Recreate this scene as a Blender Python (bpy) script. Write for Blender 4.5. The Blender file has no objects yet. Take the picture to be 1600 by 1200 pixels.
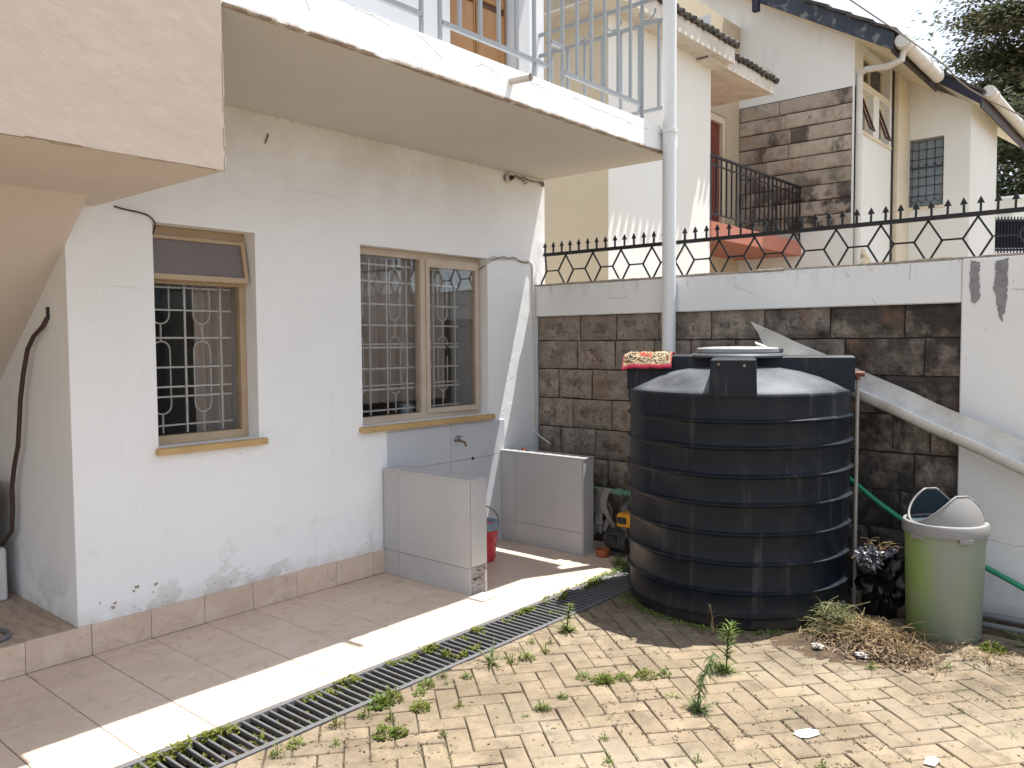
import bpy, bmesh, math, random
from mathutils import Vector, Matrix, noise as mnoise
random.seed(11)
R = math.radians
S = bpy.context.scene
COL = S.collection

# ------------------------------------------------------------------ camera
YAW, PIT, ROL, FPX = R(40.6765), R(2.9208), R(-0.3688), 1268.645
fw = Vector((math.cos(YAW)*math.cos(PIT), math.sin(YAW)*math.cos(PIT), -math.sin(PIT)))
r0 = Vector((math.sin(YAW), -math.cos(YAW), 0)); u0 = r0.cross(fw)
rt = r0*math.cos(ROL) + u0*math.sin(ROL); up = rt.cross(fw)
cd = bpy.data.cameras.new('camera'); cam = bpy.data.objects.new('camera', cd); COL.objects.link(cam)
cam.matrix_world = Matrix(((rt.x, up.x, -fw.x, 0), (rt.y, up.y, -fw.y, 0), (rt.z, up.z, -fw.z, 1.6), (0, 0, 0, 1)))
cd.sensor_width = 36; cd.lens = FPX/1600*36; cd.clip_start = .05; cd.clip_end = 2000
S.camera = cam
# ------------------------------------------------------------------ sky, sun, exposure
SUN = Vector((.30, -.133, 1)).normalized()
wd = bpy.data.worlds.new('World'); S.world = wd; wd.use_nodes = True
wn = wd.node_tree; bg = wn.nodes['Background']
sk = wn.nodes.new('ShaderNodeTexSky'); sk.sky_type = 'NISHITA'; sk.sun_disc = False
sk.sun_elevation = math.asin(SUN.z); sk.sun_rotation = math.atan2(SUN.x, SUN.y)
sk.air_density = 1.0; sk.dust_density = 3.0; sk.ozone_density = 1.0; sk.altitude = 1700
hz = wn.nodes.new('ShaderNodeMix'); hz.data_type = 'RGBA'; hz.inputs['Factor'].default_value = .72   # thin bright cloud veil over the whole sky
wn.links.new(sk.outputs[0], hz.inputs['A']); hz.inputs['B'].default_value = (4.1, 4.32, 4.68, 1)
wn.links.new(hz.outputs['Result'], bg.inputs[0]); bg.inputs[1].default_value = .12
sl = bpy.data.lights.new('sun', 'SUN'); sl.energy = 4.4; sl.angle = R(.53); sl.color = (1, .97, .92)
so = bpy.data.objects.new('sun', sl); COL.objects.link(so); so.location = (6, -3, 20)
so.rotation_euler = SUN.to_track_quat('Z', 'Y').to_euler()
S.view_settings.view_transform = 'Standard'; S.view_settings.look = 'None'
S.view_settings.exposure = 1.28; S.view_settings.gamma = 1
S.view_settings.use_curve_mapping = False

# ------------------------------------------------------------------ mesh helpers
WL = {}
class MB:
    def __init__(s): s.v = []; s.f = []; s.a = None
    def quad(s, *p):
        n = len(s.v); s.v += [tuple(q) for q in p]; s.f.append(tuple(range(n, n+len(p)))); return s
    def add(s, v, f):
        n = len(s.v); s.v += [tuple(q) for q in v]; s.f += [tuple(i+n for i in q) for q in f]; return s
    def box(s, x0, x1, y0, y1, z0, z1):
        v = [(x, y, z) for x in (x0, x1) for y in (y0, y1) for z in (z0, z1)]
        return s.add(v, [(0,1,3,2),(4,6,7,5),(0,4,5,1),(2,3,7,6),(0,2,6,4),(1,5,7,3)])
    def cbox(s, x0, x1, y0, y1, z0, z1, c=.004):
        lo = (x0, y0, z0); hi = (x1, y1, z1); v = []; idx = {}
        for sx in (0,1):
            for sy in (0,1):
                for sz in (0,1):
                    g = (sx, sy, sz)
                    for a in range(3):
                        p = []
                        for k in range(3):
                            b = hi[k] if g[k] else lo[k]
                            p.append(b if k == a else b + (-c if g[k] else c))
                        idx[g+(a,)] = len(v); v.append(p)
        f = []
        for a in range(3):
            b, d = (a+1) % 3, (a+2) % 3
            for sa in (0,1):
                q = []
                for (sb, sd) in ((0,0),(1,0),(1,1),(0,1)):
                    g = [0,0,0]; g[a] = sa; g[b] = sb; g[d] = sd; q.append(idx[tuple(g)+(a,)])
                f.append(q)
            for sb in (0,1):
                for sd in (0,1):
                    g0 = [0,0,0]; g0[b] = sb; g0[d] = sd; g1 = list(g0); g1[a] = 1
                    g0 = tuple(g0); g1 = tuple(g1)
                    f.append((idx[g0+(b,)], idx[g1+(b,)], idx[g1+(d,)], idx[g0+(d,)]))
        for sx in (0,1):
            for sy in (0,1):
                for sz in (0,1): f.append(tuple(idx[(sx,sy,sz,a)] for a in range(3)))
        return s.add(v, f)
    def tube(s, pts, r, n=8, cap=True, r1=None):
        pts = [Vector(p) for p in pts]; m = len(pts); rings = []
        ref = None
        for i, p in enumerate(pts):
            t = (pts[min(i+1, m-1)] - pts[max(i-1, 0)]).normalized()
            if ref is None:
                ref = Vector((0,0,1)) if abs(t.z) < .9 else Vector((1,0,0))
            u = (ref - t*ref.dot(t)).normalized(); w = t.cross(u); ref = u
            rr = r if r1 is None else r + (r1-r)*i/(m-1)
            rings.append([p + (u*math.cos(2*math.pi*k/n) + w*math.sin(2*math.pi*k/n))*rr for k in range(n)])
        v = [q for g in rings for q in g]; f = []
        for i in range(m-1):
            for k in range(n):
                f.append((i*n+k, i*n+(k+1) % n, (i+1)*n+(k+1) % n, (i+1)*n+k))
        if cap: f += [tuple(range(n))[::-1], tuple(range((m-1)*n, m*n))]
        return s.add(v, f)
    def bar(s, a, b, w, h, upv=(0,0,1)):
        a = Vector(a); b = Vector(b); t = (b-a).normalized(); q = Vector(upv)
        if abs(t.dot(q)) > .95: q = Vector((1,0,0))
        u = t.cross(q).normalized(); w2 = u.cross(t)
        v = []
        for p in (a, b):
            for (i, j) in ((-1,-1),(1,-1),(1,1),(-1,1)): v.append(p + u*i*w/2 + w2*j*h/2)
        return s.add(v, [(0,1,2,3),(7,6,5,4),(0,4,5,1),(1,5,6,2),(2,6,7,3),(3,7,4,0)])
    def lathe(s, prof, n=48, c=(0,0,0), close=False):
        v = []; f = []; m = len(prof)
        for (r, z) in prof:
            for k in range(n):
                a = 2*math.pi*k/n; v.append((c[0]+r*math.cos(a), c[1]+r*math.sin(a), c[2]+z))
        for i in range(m-1):
            for k in range(n): f.append((i*n+k, i*n+(k+1) % n, (i+1)*n+(k+1) % n, (i+1)*n+k))
        return s.add(v, f)
    def prism(s, poly, d, ax=2, c0=0):
        """polygon in the two other axes, extruded from c0 to c0+d along ax"""
        n = len(poly); v = []
        for w in (c0, c0+d):
            for (p, q) in poly:
                t = [0,0,0]; o = [k for k in range(3) if k != ax]; t[o[0]] = p; t[o[1]] = q; t[ax] = w; v.append(t)
        f = [tuple(range(n))[::-1], tuple(range(n, 2*n))] + [(i, (i+1) % n, n+(i+1) % n, n+i) for i in range(n)]
        return s.add(v, f)
    def mesh(s, name, off=(0,0,0), smooth=None, recalc=True):
        me = bpy.data.meshes.new(name); o = Vector(off)
        me.from_pydata([Vector(p)-o for p in s.v], [], s.f)
        if recalc:
            b = bmesh.new(); b.from_mesh(me); bmesh.ops.recalc_face_normals(b, faces=b.faces); b.to_mesh(me); b.free()
        if smooth is not None:
            me.shade_smooth(); me.set_sharp_from_angle(angle=R(smooth))
        return me
    def obj(s, name, m, parent=None, loc=None, smooth=None, recalc=True, local=False):
        off = WL[parent.name] if parent else Vector(loc or (0,0,0))
        me = s.mesh(name, (0,0,0) if local else off, smooth, recalc)
        if m: me.materials.append(m)
        o = bpy.data.objects.new(name, me); COL.objects.link(o)
        if parent: o.parent = parent
        else: o.location = off
        WL[o.name] = Vector(off); return o

def thing(name, label, cat, loc=(0,0,0), group=None):
    o = bpy.data.objects.new(name, None); COL.objects.link(o); o.location = loc; o.empty_display_size = .2
    WL[o.name] = Vector(loc); return tag(o, label, cat, group)
def tag(o, label, cat, group=None):
    o['label'] = label; o['category'] = cat
    if group: o['group'] = group
    return o
def kind(o, k): o['kind'] = k; return o
def inst(me, name, parent, loc, rz=0, sc=1, rot=None):
    o = bpy.data.objects.new(name, me); COL.objects.link(o)
    if parent: o.parent = parent; o.location = Vector(loc)-WL[parent.name]
    else: o.location = loc
    o.rotation_euler = rot or (0, 0, rz)
    o.scale = (sc,)*3 if not isinstance(sc, tuple) else sc
    WL[o.name] = Vector(loc); return o
def dup(root, loc, rz, sc=1):
    r = root.copy(); COL.objects.link(r); r.location = loc; r.rotation_euler = (0,0,rz); r.scale = (sc,)*3
    for ch in root.children:
        c = ch.copy(); COL.objects.link(c); c.parent = r
    return r
def rnd(a, b): return random.uniform(a, b)

# ------------------------------------------------------------------ material helper
def mat(name, base, rough=.8, layers=(), bumps=(), rand=0., spec=.4, metal=0., rcoord=False, huev=0., trans=None, coord='Object'):
    m = bpy.data.materials.new(name); m.use_nodes = True; t = m.node_tree; N = t.nodes; L = t.links
    p = N['Principled BSDF']; p.inputs['Roughness'].default_value = rough
    p.inputs['Specular IOR Level'].default_value = spec; p.inputs['Metallic'].default_value = metal
    tc = N.new('ShaderNodeTexCoord'); co = tc.outputs[coord]
    oi = N.new('ShaderNodeObjectInfo')
    if rcoord:
        mu = N.new('ShaderNodeMath'); mu.operation = 'MULTIPLY'; mu.inputs[1].default_value = 37.
        L.new(oi.outputs['Random'], mu.inputs[0])
        va = N.new('ShaderNodeVectorMath'); va.operation = 'ADD'; L.new(co, va.inputs[0]); L.new(mu.outputs[0], va.inputs[1]); co = va.outputs[0]
    def math_(op, a, b):
        n = N.new('ShaderNodeMath'); n.operation = op
        for i, q in enumerate((a, b)):
            if isinstance(q, (int, float)): n.inputs[i].default_value = q
            elif q is not None: L.new(q, n.inputs[i])
        return n.outputs[0]
    def ramp(x, lo, hi):
        n = N.new('ShaderNodeMapRange'); n.inputs[1].default_value = lo; n.inputs[2].default_value = hi; n.clamp = True
        L.new(x, n.inputs[0]); return n.outputs[0]
    def tex(d):
        c = co
        if d.get('world'):
            gg = N.new('ShaderNodeNewGeometry'); c = gg.outputs['Position']
        if 'stretch' in d:
            mp = N.new('ShaderNodeMapping'); mp.inputs['Scale'].default_value = d['stretch']; L.new(c, mp.inputs[0]); c = mp.outputs[0]
        if d.get('voro'):
            if d.get('warp'):
                nz = N.new('ShaderNodeTexNoise'); nz.inputs['Scale'].default_value = d['scale']*1.7; L.new(c, nz.inputs['Vector'])
                vm = N.new('ShaderNodeVectorMath'); vm.operation = 'SCALE'; vm.inputs['Scale'].default_value = d['warp']; L.new(nz.outputs['Color'], vm.inputs[0])
                va = N.new('ShaderNodeVectorMath'); va.operation = 'ADD'; L.new(c, va.inputs[0]); L.new(vm.outputs[0], va.inputs[1]); c = va.outputs[0]
            n = N.new('ShaderNodeTexVoronoi'); n.feature = d['voro']; n.inputs['Scale'].default_value = d['scale']; L.new(c, n.inputs['Vector']); return n.outputs['Distance']
        n = N.new('ShaderNodeTexNoise'); n.inputs['Scale'].default_value = d['scale']; n.inputs['Detail'].default_value = d.get('detail', 5)
        n.inputs['Roughness'].default_value = d.get('nrough', .55); n.inputs['Distortion'].default_value = d.get('dist', 0)
        L.new(c, n.inputs['Vector']); return n.outputs['Fac']
    geo = None
    cur = None
    bn = N.new('ShaderNodeRGB'); bn.outputs[0].default_value = (*base, 1); cur = bn.outputs[0]
    if rand or huev:
        hs = N.new('ShaderNodeHueSaturation'); L.new(cur, hs.inputs['Color'])
        L.new(math_('ADD', math_('MULTIPLY', oi.outputs['Random'], 2*rand), 1-rand), hs.inputs['Value'])
        if huev:
            f2 = math_('FRACT', math_('MULTIPLY', oi.outputs['Random'], 17.3), None)
            L.new(math_('ADD', math_('MULTIPLY', f2, 2*huev), .5-huev), hs.inputs['Hue'])
        cur = hs.outputs[0]
    rgh = None
    for d in layers:
        if d.get('attr'):
            at = N.new('ShaderNodeAttribute'); at.attribute_name = d['attr']; fac = at.outputs['Fac']
            if d.get('edge'): fac = ramp(math_('ADD', fac, math_('MULTIPLY', tex(d), .9)), .95, 1.10)
            elif 'scale' in d: fac = math_('MULTIPLY', fac, ramp(tex(d), d['lo'], d['hi']))
        else: fac = ramp(tex(d), d['lo'], d['hi'])
        for key, i in (('zr', 2), ('xr', 0), ('yr', 1)):
            if key in d:
                if geo is None:
                    geo = N.new('ShaderNodeNewGeometry'); sx = N.new('ShaderNodeSeparateXYZ'); L.new(geo.outputs['Position'], sx.inputs[0])
                fac = math_('MULTIPLY', fac, ramp(sx.outputs[i], *d[key]))
        fac = math_('MULTIPLY', fac, d.get('fac', 1.))
        mx = N.new('ShaderNodeMix'); mx.data_type = 'RGBA'; L.new(fac, mx.inputs['Factor']); L.new(cur, mx.inputs['A'])
        mx.inputs['B'].default_value = (*d['col'], 1); cur = mx.outputs['Result']
        if 'rough' in d:
            q = N.new('ShaderNodeMix'); q.data_type = 'FLOAT'; L.new(fac, q.inputs[0])
            if rgh is None: q.inputs[2].default_value = rough
            else: L.new(rgh, q.inputs[2])
            q.inputs[3].default_value = d['rough']; rgh = q.outputs[0]
    L.new(cur, p.inputs['Base Color'])
    if rgh is not None: L.new(rgh, p.inputs['Roughness'])
    prev = None
    for d in bumps:
        b = N.new('ShaderNodeBump'); b.inputs['Strength'].default_value = d.get('s', .3); b.inputs['Distance'].default_value = d.get('d', .01)
        h = tex(d)
        if 'lo' in d: h = ramp(h, d['lo'], d['hi'])
        L.new(h, b.inputs['Height'])
        if prev: L.new(prev, b.inputs['Normal'])
        prev = b.outputs[0]
    if prev: L.new(prev, p.inputs['Normal'])
    if trans:
        tr = N.new('ShaderNodeBsdfTranslucent'); L.new(cur, tr.inputs[0]); mxs = N.new('ShaderNodeMixShader'); mxs.inputs[0].default_value = trans
        L.new(p.outputs[0], mxs.inputs[1]); L.new(tr.outputs[0], mxs.inputs[2]); L.new(mxs.outputs[0], N['Material Output'].inputs[0])
    return m
def glass(name, tint=(.85,.88,.88), refl=.12, rough=.03, clear=.88):
    m = bpy.data.materials.new(name); m.use_nodes = True; t = m.node_tree; N = t.nodes; L = t.links
    N.remove(N['Principled BSDF']); tr = N.new('ShaderNodeBsdfTransparent'); tr.inputs[0].default_value = (*[clear*c for c in tint], 1)
    gl = N.new('ShaderNodeBsdfGlossy'); gl.inputs['Roughness'].default_value = rough
    fr = N.new('ShaderNodeFresnel'); fr.inputs[0].default_value = 1.5
    ad = N.new('ShaderNodeMath'); ad.operation = 'MULTIPLY'; ad.inputs[1].default_value = .2+refl; L.new(fr.outputs[0], ad.inputs[0])
    mx = N.new('ShaderNodeMixShader'); L.new(ad.outputs[0], mx.inputs[0]); L.new(tr.outputs[0], mx.inputs[1]); L.new(gl.outputs[0], mx.inputs[2])
    L.new(mx.outputs[0], N['Material Output'].inputs[0]); return m

dk = (.05,.045,.04)
M = {}
M['wall'] = mat('painted plaster', (.815,.825,.83), .85, [
    dict(scale=1.3, lo=.45, hi=.78, col=(.74,.735,.72), fac=.45),
    dict(scale=7, detail=8, lo=.62, hi=.80, col=(.64,.62,.58), fac=.3), dict(scale=22, detail=5, stretch=(1,1,.06), lo=.62, hi=.78, col=(.66,.64,.60), fac=.35),
    dict(scale=2.6, detail=9, nrough=.62, dist=.6, lo=.545, hi=.56, col=(.60,.60,.585), fac=.8, zr=(.50,.16)),
    dict(scale=2.6, detail=9, nrough=.62, dist=.6, lo=.530, hi=.545, col=(.9,.9,.9), fac=.0),
    dict(scale=55, detail=3, lo=.69, hi=.72, col=(.22,.20,.18), fac=.75, zr=(.95,.2)),
    dict(scale=9, detail=4, lo=.73, hi=.76, col=(.25,.23,.2), fac=.7),
    dict(scale=12, detail=6, lo=.3, hi=.75, col=(.42,.36,.29), fac=.8, zr=(.25,.15)),
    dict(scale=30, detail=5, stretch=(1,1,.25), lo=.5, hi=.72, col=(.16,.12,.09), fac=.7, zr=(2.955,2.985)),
    dict(scale=3, detail=6, lo=.30, hi=.66, col=(.50,.45,.385), fac=.42, zr=(2.30,2.95)),  # warm darkening up to the soffit: shade put into the paint colour
  ], [dict(scale=2.2, s=.25, d=.03, detail=4), dict(scale=2.6, detail=9, nrough=.62, dist=.6, lo=.53, hi=.56, s=.35, d=.004), dict(scale=60, s=.15, d=.004), dict(scale=160, s=.12, d=.002)])
M['upper'] = mat('grey white upper wall', (.60,.62,.64), .85, [dict(scale=2, lo=.4, hi=.75, col=(.53,.55,.57), fac=.6)], [dict(scale=60, s=.12, d=.003)])
M['cream'] = mat('cream plaster', (.43,.36,.30), .85, [
    dict(scale=1.5, lo=.4, hi=.75, col=(.39,.325,.27), fac=.6),
    dict(scale=26, detail=4, lo=.73, hi=.75, col=(.25,.2,.16), fac=.7),
    dict(scale=9, voro='DISTANCE_TO_EDGE', warp=.25, stretch=(.25,1,.22), lo=.012, hi=.004, col=(.3,.24,.19), fac=.0)],
    [dict(scale=3, s=.2, d=.03, detail=3), dict(scale=8, lo=.60, hi=.9, s=.06, d=.012, detail=2), dict(scale=28, lo=.5, hi=.8, s=.07, d=.004), dict(scale=60, s=.1, d=.003), dict(scale=110, s=.1, d=.002)])
M['dripm'] = mat('crumbling edge mortar', (.22,.155,.10), .95, [dict(scale=18, lo=.4, hi=.7, col=(.10,.07,.05), fac=.8)])
M['soffit'] = mat('soffit paint', (.60,.575,.54), .9, [dict(scale=1.4, lo=.4, hi=.75, col=(.545,.515,.475), fac=.6), dict(scale=14, lo=.62, hi=.8, col=(.55,.5,.44), fac=.25)],
    [dict(scale=4, s=.15, d=.02), dict(scale=80, s=.1, d=.003)])
M['stairsoff'] = mat('stair underside paint', (.62,.555,.495), .9, [dict(scale=1.4, lo=.4, hi=.75, col=(.56,.495,.44), fac=.6)], [dict(scale=4, s=.15, d=.02), dict(scale=80, s=.1, d=.003)])
M['fascia'] = mat('fascia paint', (.83,.84,.83), .8, [
    dict(scale=4, lo=.45, hi=.75, col=(.74,.75,.72), fac=.6),
    dict(scale=10, detail=5, stretch=(1,1,.3), lo=.5, hi=.72, col=(.62,.63,.58), fac=.45, zr=(3.08,3.0)),
        dict(scale=9, detail=6, lo=.34, hi=.50, col=(.27,.17,.09), fac=.85, zr=(3.006,2.990))],
    [dict(scale=25, s=.2, d=.006), dict(scale=4, s=.2, d=.02)])
M['tile'] = mat('beige floor tile', (.63,.49,.38), .40, [
    dict(scale=3.2, detail=8, dist=2.4, lo=.46, hi=.60, col=(.68,.56,.46), fac=.6),
    dict(scale=5, detail=6, dist=3.0, lo=.57, hi=.62, col=(.48,.36,.27), fac=.5),
    dict(scale=1.2, detail=6, lo=.5, hi=.8, col=(.42,.34,.27), fac=.35, rough=.6),
    dict(scale=40, detail=4, lo=.66, hi=.72, col=(.36,.29,.23), fac=.35)], [dict(scale=18, s=.06, d=.003)], rand=.05, rcoord=True, spec=.45)
M['skirt'] = mat('beige skirting tile', (.585,.45,.35), .42, [
    dict(scale=3.6, detail=8, dist=2.4, lo=.46, hi=.62, col=(.65,.53,.43), fac=.7),
    dict(scale=6, detail=6, dist=3, lo=.57, hi=.62, col=(.44,.33,.25), fac=.5),
    dict(scale=20, detail=5, lo=.5, hi=.75, col=(.33,.25,.19), fac=.5, zr=(.06,0)), dict(scale=60, detail=2, lo=.72, hi=.74, col=(.8,.78,.74), fac=.8)], [dict(scale=18, s=.06, d=.003)], rand=.06, rcoord=True, spec=.4)
M['grout'] = mat('tile grout', (.07,.05,.038), .95)
M['gtile'] = mat('pale grey glazed tile', (.475,.465,.455), .25, [dict(scale=3, detail=6, lo=.4, hi=.75, col=(.435,.425,.415), fac=.6), dict(scale=8, detail=6, lo=.58, hi=.8, col=(.37,.335,.30), fac=.35, rough=.5, zr=(.35,0))], [dict(scale=3, s=.05, d=.006)], rand=.02, rcoord=True)
M['wtile'] = mat('white glazed wall tile', (.53,.55,.575), .2, [dict(scale=3, lo=.4, hi=.8, col=(.49,.51,.53), fac=.6)], [dict(scale=3, s=.05, d=.006)], rand=.02, rcoord=True)
M['cement'] = mat('raw cement', (.33,.31,.29), .95, [dict(scale=22, detail=8, lo=.4, hi=.7, col=(.18,.16,.15), fac=.8)], [dict(scale=60, s=.6, d=.01)])
M['patch'] = mat('grey cement patch', (.27,.26,.265), .95, [dict(scale=22, detail=8, lo=.4, hi=.7, col=(.17,.165,.17), fac=.8)], [dict(scale=50, s=.6, d=.01)])
M['paver'] = mat('yellow concrete paver', (.243,.190,.128), .92, [
    dict(scale=14, detail=8, lo=.45, hi=.72, col=(.165,.132,.095), fac=.65),
    dict(scale=2.1, detail=9, nrough=.62, lo=.45, hi=.66, col=(.125,.098,.068), fac=.7, world=1),
    dict(scale=120, detail=3, lo=.62, hi=.70, col=(.10,.077,.053), fac=.75),
    dict(scale=170, detail=2, lo=.66, hi=.72, col=(.37,.31,.22), fac=.7),
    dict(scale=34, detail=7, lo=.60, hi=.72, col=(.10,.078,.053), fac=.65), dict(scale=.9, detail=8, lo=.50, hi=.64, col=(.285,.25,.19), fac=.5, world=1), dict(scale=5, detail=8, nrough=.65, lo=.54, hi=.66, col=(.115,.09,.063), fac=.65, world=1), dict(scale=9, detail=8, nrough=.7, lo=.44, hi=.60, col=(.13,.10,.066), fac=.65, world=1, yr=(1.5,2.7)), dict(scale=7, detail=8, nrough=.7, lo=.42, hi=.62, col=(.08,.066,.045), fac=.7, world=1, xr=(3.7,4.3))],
    [dict(scale=150, s=.6, d=.004), dict(scale=30, s=.45, d=.007)], rand=.13, huev=.006, rcoord=True, spec=.25)
M['sand'] = mat('joint soil', (.075,.057,.039), 1, [dict(scale=9, detail=8, lo=.4, hi=.7, col=(.075,.06,.04), fac=.9), dict(scale=60, lo=.6, hi=.7, col=(.19,.155,.105), fac=.6)], [dict(scale=120, s=.8, d=.006)], spec=.1)
M['soil'] = mat('dark soil', (.10,.073,.05), 1, [dict(scale=14, detail=8, lo=.4, hi=.7, col=(.05,.038,.028), fac=.9)], [dict(scale=80, s=1, d=.01)], spec=.1)
M['debris'] = mat('joint debris', (.10,.077,.052), 1, [dict(scale=30, lo=.4, hi=.65, col=(.16,.13,.09), fac=.8)])
M['earth'] = mat('bare earth', (.24,.19,.13), 1, [dict(scale=2, lo=.4, hi=.7, col=(.16,.13,.08), fac=.8)], spec=.1)
M['stone'] = mat('quarry stone', (.33,.278,.23), .95, [
    dict(scale=9, detail=9, lo=.42, hi=.60, col=(.135,.108,.088), fac=.75),
    dict(scale=26, detail=7, nrough=.7, lo=.52, hi=.60, col=(.06,.05,.044), fac=.7),
    dict(attr='margin', edge=1, scale=16, detail=5, col=(.285,.24,.20), fac=.5),
    dict(scale=3.5, detail=9, nrough=.65, lo=.47, hi=.60, col=(.035,.031,.029), fac=.92, yr=(3.5,2.3)), dict(scale=2.2, detail=9, nrough=.68, lo=.40, hi=.56, col=(.04,.035,.032), fac=.85, yr=(2.6,1.7)),
    dict(scale=2.6, detail=8, lo=.60, hi=.72, col=(.26,.15,.09), fac=.6),
    dict(scale=60, detail=3, lo=.64, hi=.70, col=(.03,.026,.024), fac=.8),
    dict(scale=5, detail=7, stretch=(1,1,.4), lo=.42, hi=.58, col=(.028,.025,.024), fac=.75, zr=(.95,.45))],
    [dict(scale=14, s=.9, d=.03, detail=8), dict(scale=70, s=.6, d=.006)], rand=.24, huev=.012, rcoord=True, spec=.15)
M['nstone'] = mat('neighbour quarry stone', (.40,.345,.285), .95, [
    dict(scale=4, detail=9, lo=.45, hi=.66, col=(.235,.195,.16), fac=.75),
    dict(scale=2.2, detail=8, lo=.60, hi=.70, col=(.38,.25,.17), fac=.7),
    dict(scale=25, detail=4, lo=.62, hi=.70, col=(.09,.075,.065), fac=.7),
    dict(scale=2.5, detail=9, lo=.49, hi=.57, col=(.05,.043,.04), fac=.95, zr=(4.6,3.9)), dict(scale=1.6, detail=9, nrough=.65, stretch=(1,1,.5), lo=.55, hi=.62, col=(.06,.05,.045), fac=.8)],
    [dict(scale=14, s=.6, d=.02, detail=8)], rand=.15, huev=.01, rcoord=True, spec=.15)
M['mortar'] = mat('dark mortar', (.03,.025,.022), 1)
M['nmortar'] = mat('brown mortar', (.10,.08,.065), 1)
M['cap'] = mat('painted wall cap', (.76,.765,.76), .85, [
    dict(scale=2.2, detail=6, lo=.4, hi=.75, col=(.66,.665,.65), fac=.6),
    dict(scale=16, detail=5, stretch=(1,1,.13), lo=.53, hi=.75, col=(.38,.36,.33), fac=.55, zr=(1.93,2.06)),
    dict(scale=26, detail=6, lo=.60, hi=.66, col=(.30,.27,.24), fac=.6, zr=(2.02,2.08))],
    [dict(scale=5, s=.2, d=.02), dict(scale=70, s=.2, d=.004)])
M['boundwhite'] = mat('painted yard wall', (.76,.76,.745), .85, [
    dict(scale=1.8, detail=6, lo=.4, hi=.75, col=(.66,.655,.63), fac=.7),
    dict(scale=5, detail=6, lo=.45, hi=.7, col=(.45,.40,.33), fac=.6, zr=(.5,.05)),
    dict(scale=30, detail=4, lo=.70, hi=.73, col=(.3,.28,.26), fac=.6)],
    [dict(scale=4, s=.25, d=.02), dict(scale=70, s=.2, d=.004)])
M['roughcap'] = mat('rough mortar topping', (.42,.36,.29), .95, [dict(scale=20, detail=8, lo=.4, hi=.7, col=(.20,.16,.13), fac=.8)], [dict(scale=40, s=.8, d=.012)])
M['iron'] = mat('black painted iron', (.012,.012,.014), .5, [dict(scale=30, lo=.6, hi=.75, col=(.06,.04,.03), fac=.5)])
M['bluerail'] = mat('pale blue painted steel', (.245,.265,.28), .45, [dict(scale=20, lo=.6, hi=.8, col=(.4,.42,.43), fac=.4)])
M['pvc'] = mat('white pvc pipe', (.68,.69,.69), .35, [dict(scale=6, stretch=(1,1,.2), lo=.5, hi=.75, col=(.55,.57,.57), fac=.4)])
M['pvcold'] = mat('weathered cream pipe', (.62,.58,.52), .5, [dict(scale=18, lo=.5, hi=.75, col=(.42,.36,.28), fac=.5)])
M['oldpipe'] = mat('grimy grey pipe', (.33,.31,.275), .6, [dict(scale=14, stretch=(1,1,.3), lo=.45, hi=.7, col=(.22,.20,.17), fac=.7)])
M['tan'] = mat('tan window timber', (.46,.345,.225), .6, [dict(scale=7, detail=6, stretch=(.3,1,1), lo=.4, hi=.7, col=(.36,.25,.155), fac=.7), dict(scale=40, lo=.65, hi=.7, col=(.14,.09,.05), fac=.6)], [dict(scale=50, s=.2, d=.003)])
M['sill'] = mat('ochre sill paint', (.50,.34,.15), .6, [dict(scale=9, detail=6, lo=.45, hi=.75, col=(.37,.24,.10), fac=.7), dict(scale=60, lo=.66, hi=.72, col=(.15,.09,.04), fac=.6)], [dict(scale=40, s=.2, d=.004)])
M['pale'] = mat('pale window timber', (.53,.435,.34), .55, [dict(scale=8, detail=6, lo=.45, hi=.75, col=(.42,.33,.245), fac=.7), dict(scale=50, lo=.66, hi=.72, col=(.2,.14,.09), fac=.5)])
M['grille'] = mat('white grille paint', (.50,.47,.44), .5, [dict(scale=30, lo=.65, hi=.75, col=(.4,.33,.28), fac=.5)])
M['frost'] = mat('frosted glass', (.15,.125,.115), .4, [dict(scale=3, lo=.4, hi=.7, col=(.18,.155,.145), fac=.6)], [dict(scale=120, voro='F1', s=.5, d=.004)], spec=.5)
M['glass'] = glass('window glass', (.97,.98,.98), 0, .02, .98); M['nglass'] = glass('dark window glass', (.80,.83,.86), .3, .06, .95)
M['curtain'] = mat('brown grey curtain', (.56,.465,.41), .9, [dict(scale=30, lo=.4, hi=.7, col=(.46,.38,.335), fac=.5)], trans=.3)
M['room'] = mat('room wall', (.42,.40,.38), .9); M['ceil'] = mat('room floor', (.2,.17,.15), .8)
M['dark'] = mat('dark cupboard', (.02,.02,.024), .5)
M['brown'] = mat('varnished door', (.30,.155,.06), .45, [dict(scale=5, detail=6, stretch=(4,4,.4), lo=.4, hi=.7, col=(.23,.11,.04), fac=.7)])
M['brownd'] = mat('dark door groove', (.075,.032,.015), .6)
M['greyp'] = mat('grey painted jamb', (.45,.46,.47), .8)
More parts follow.
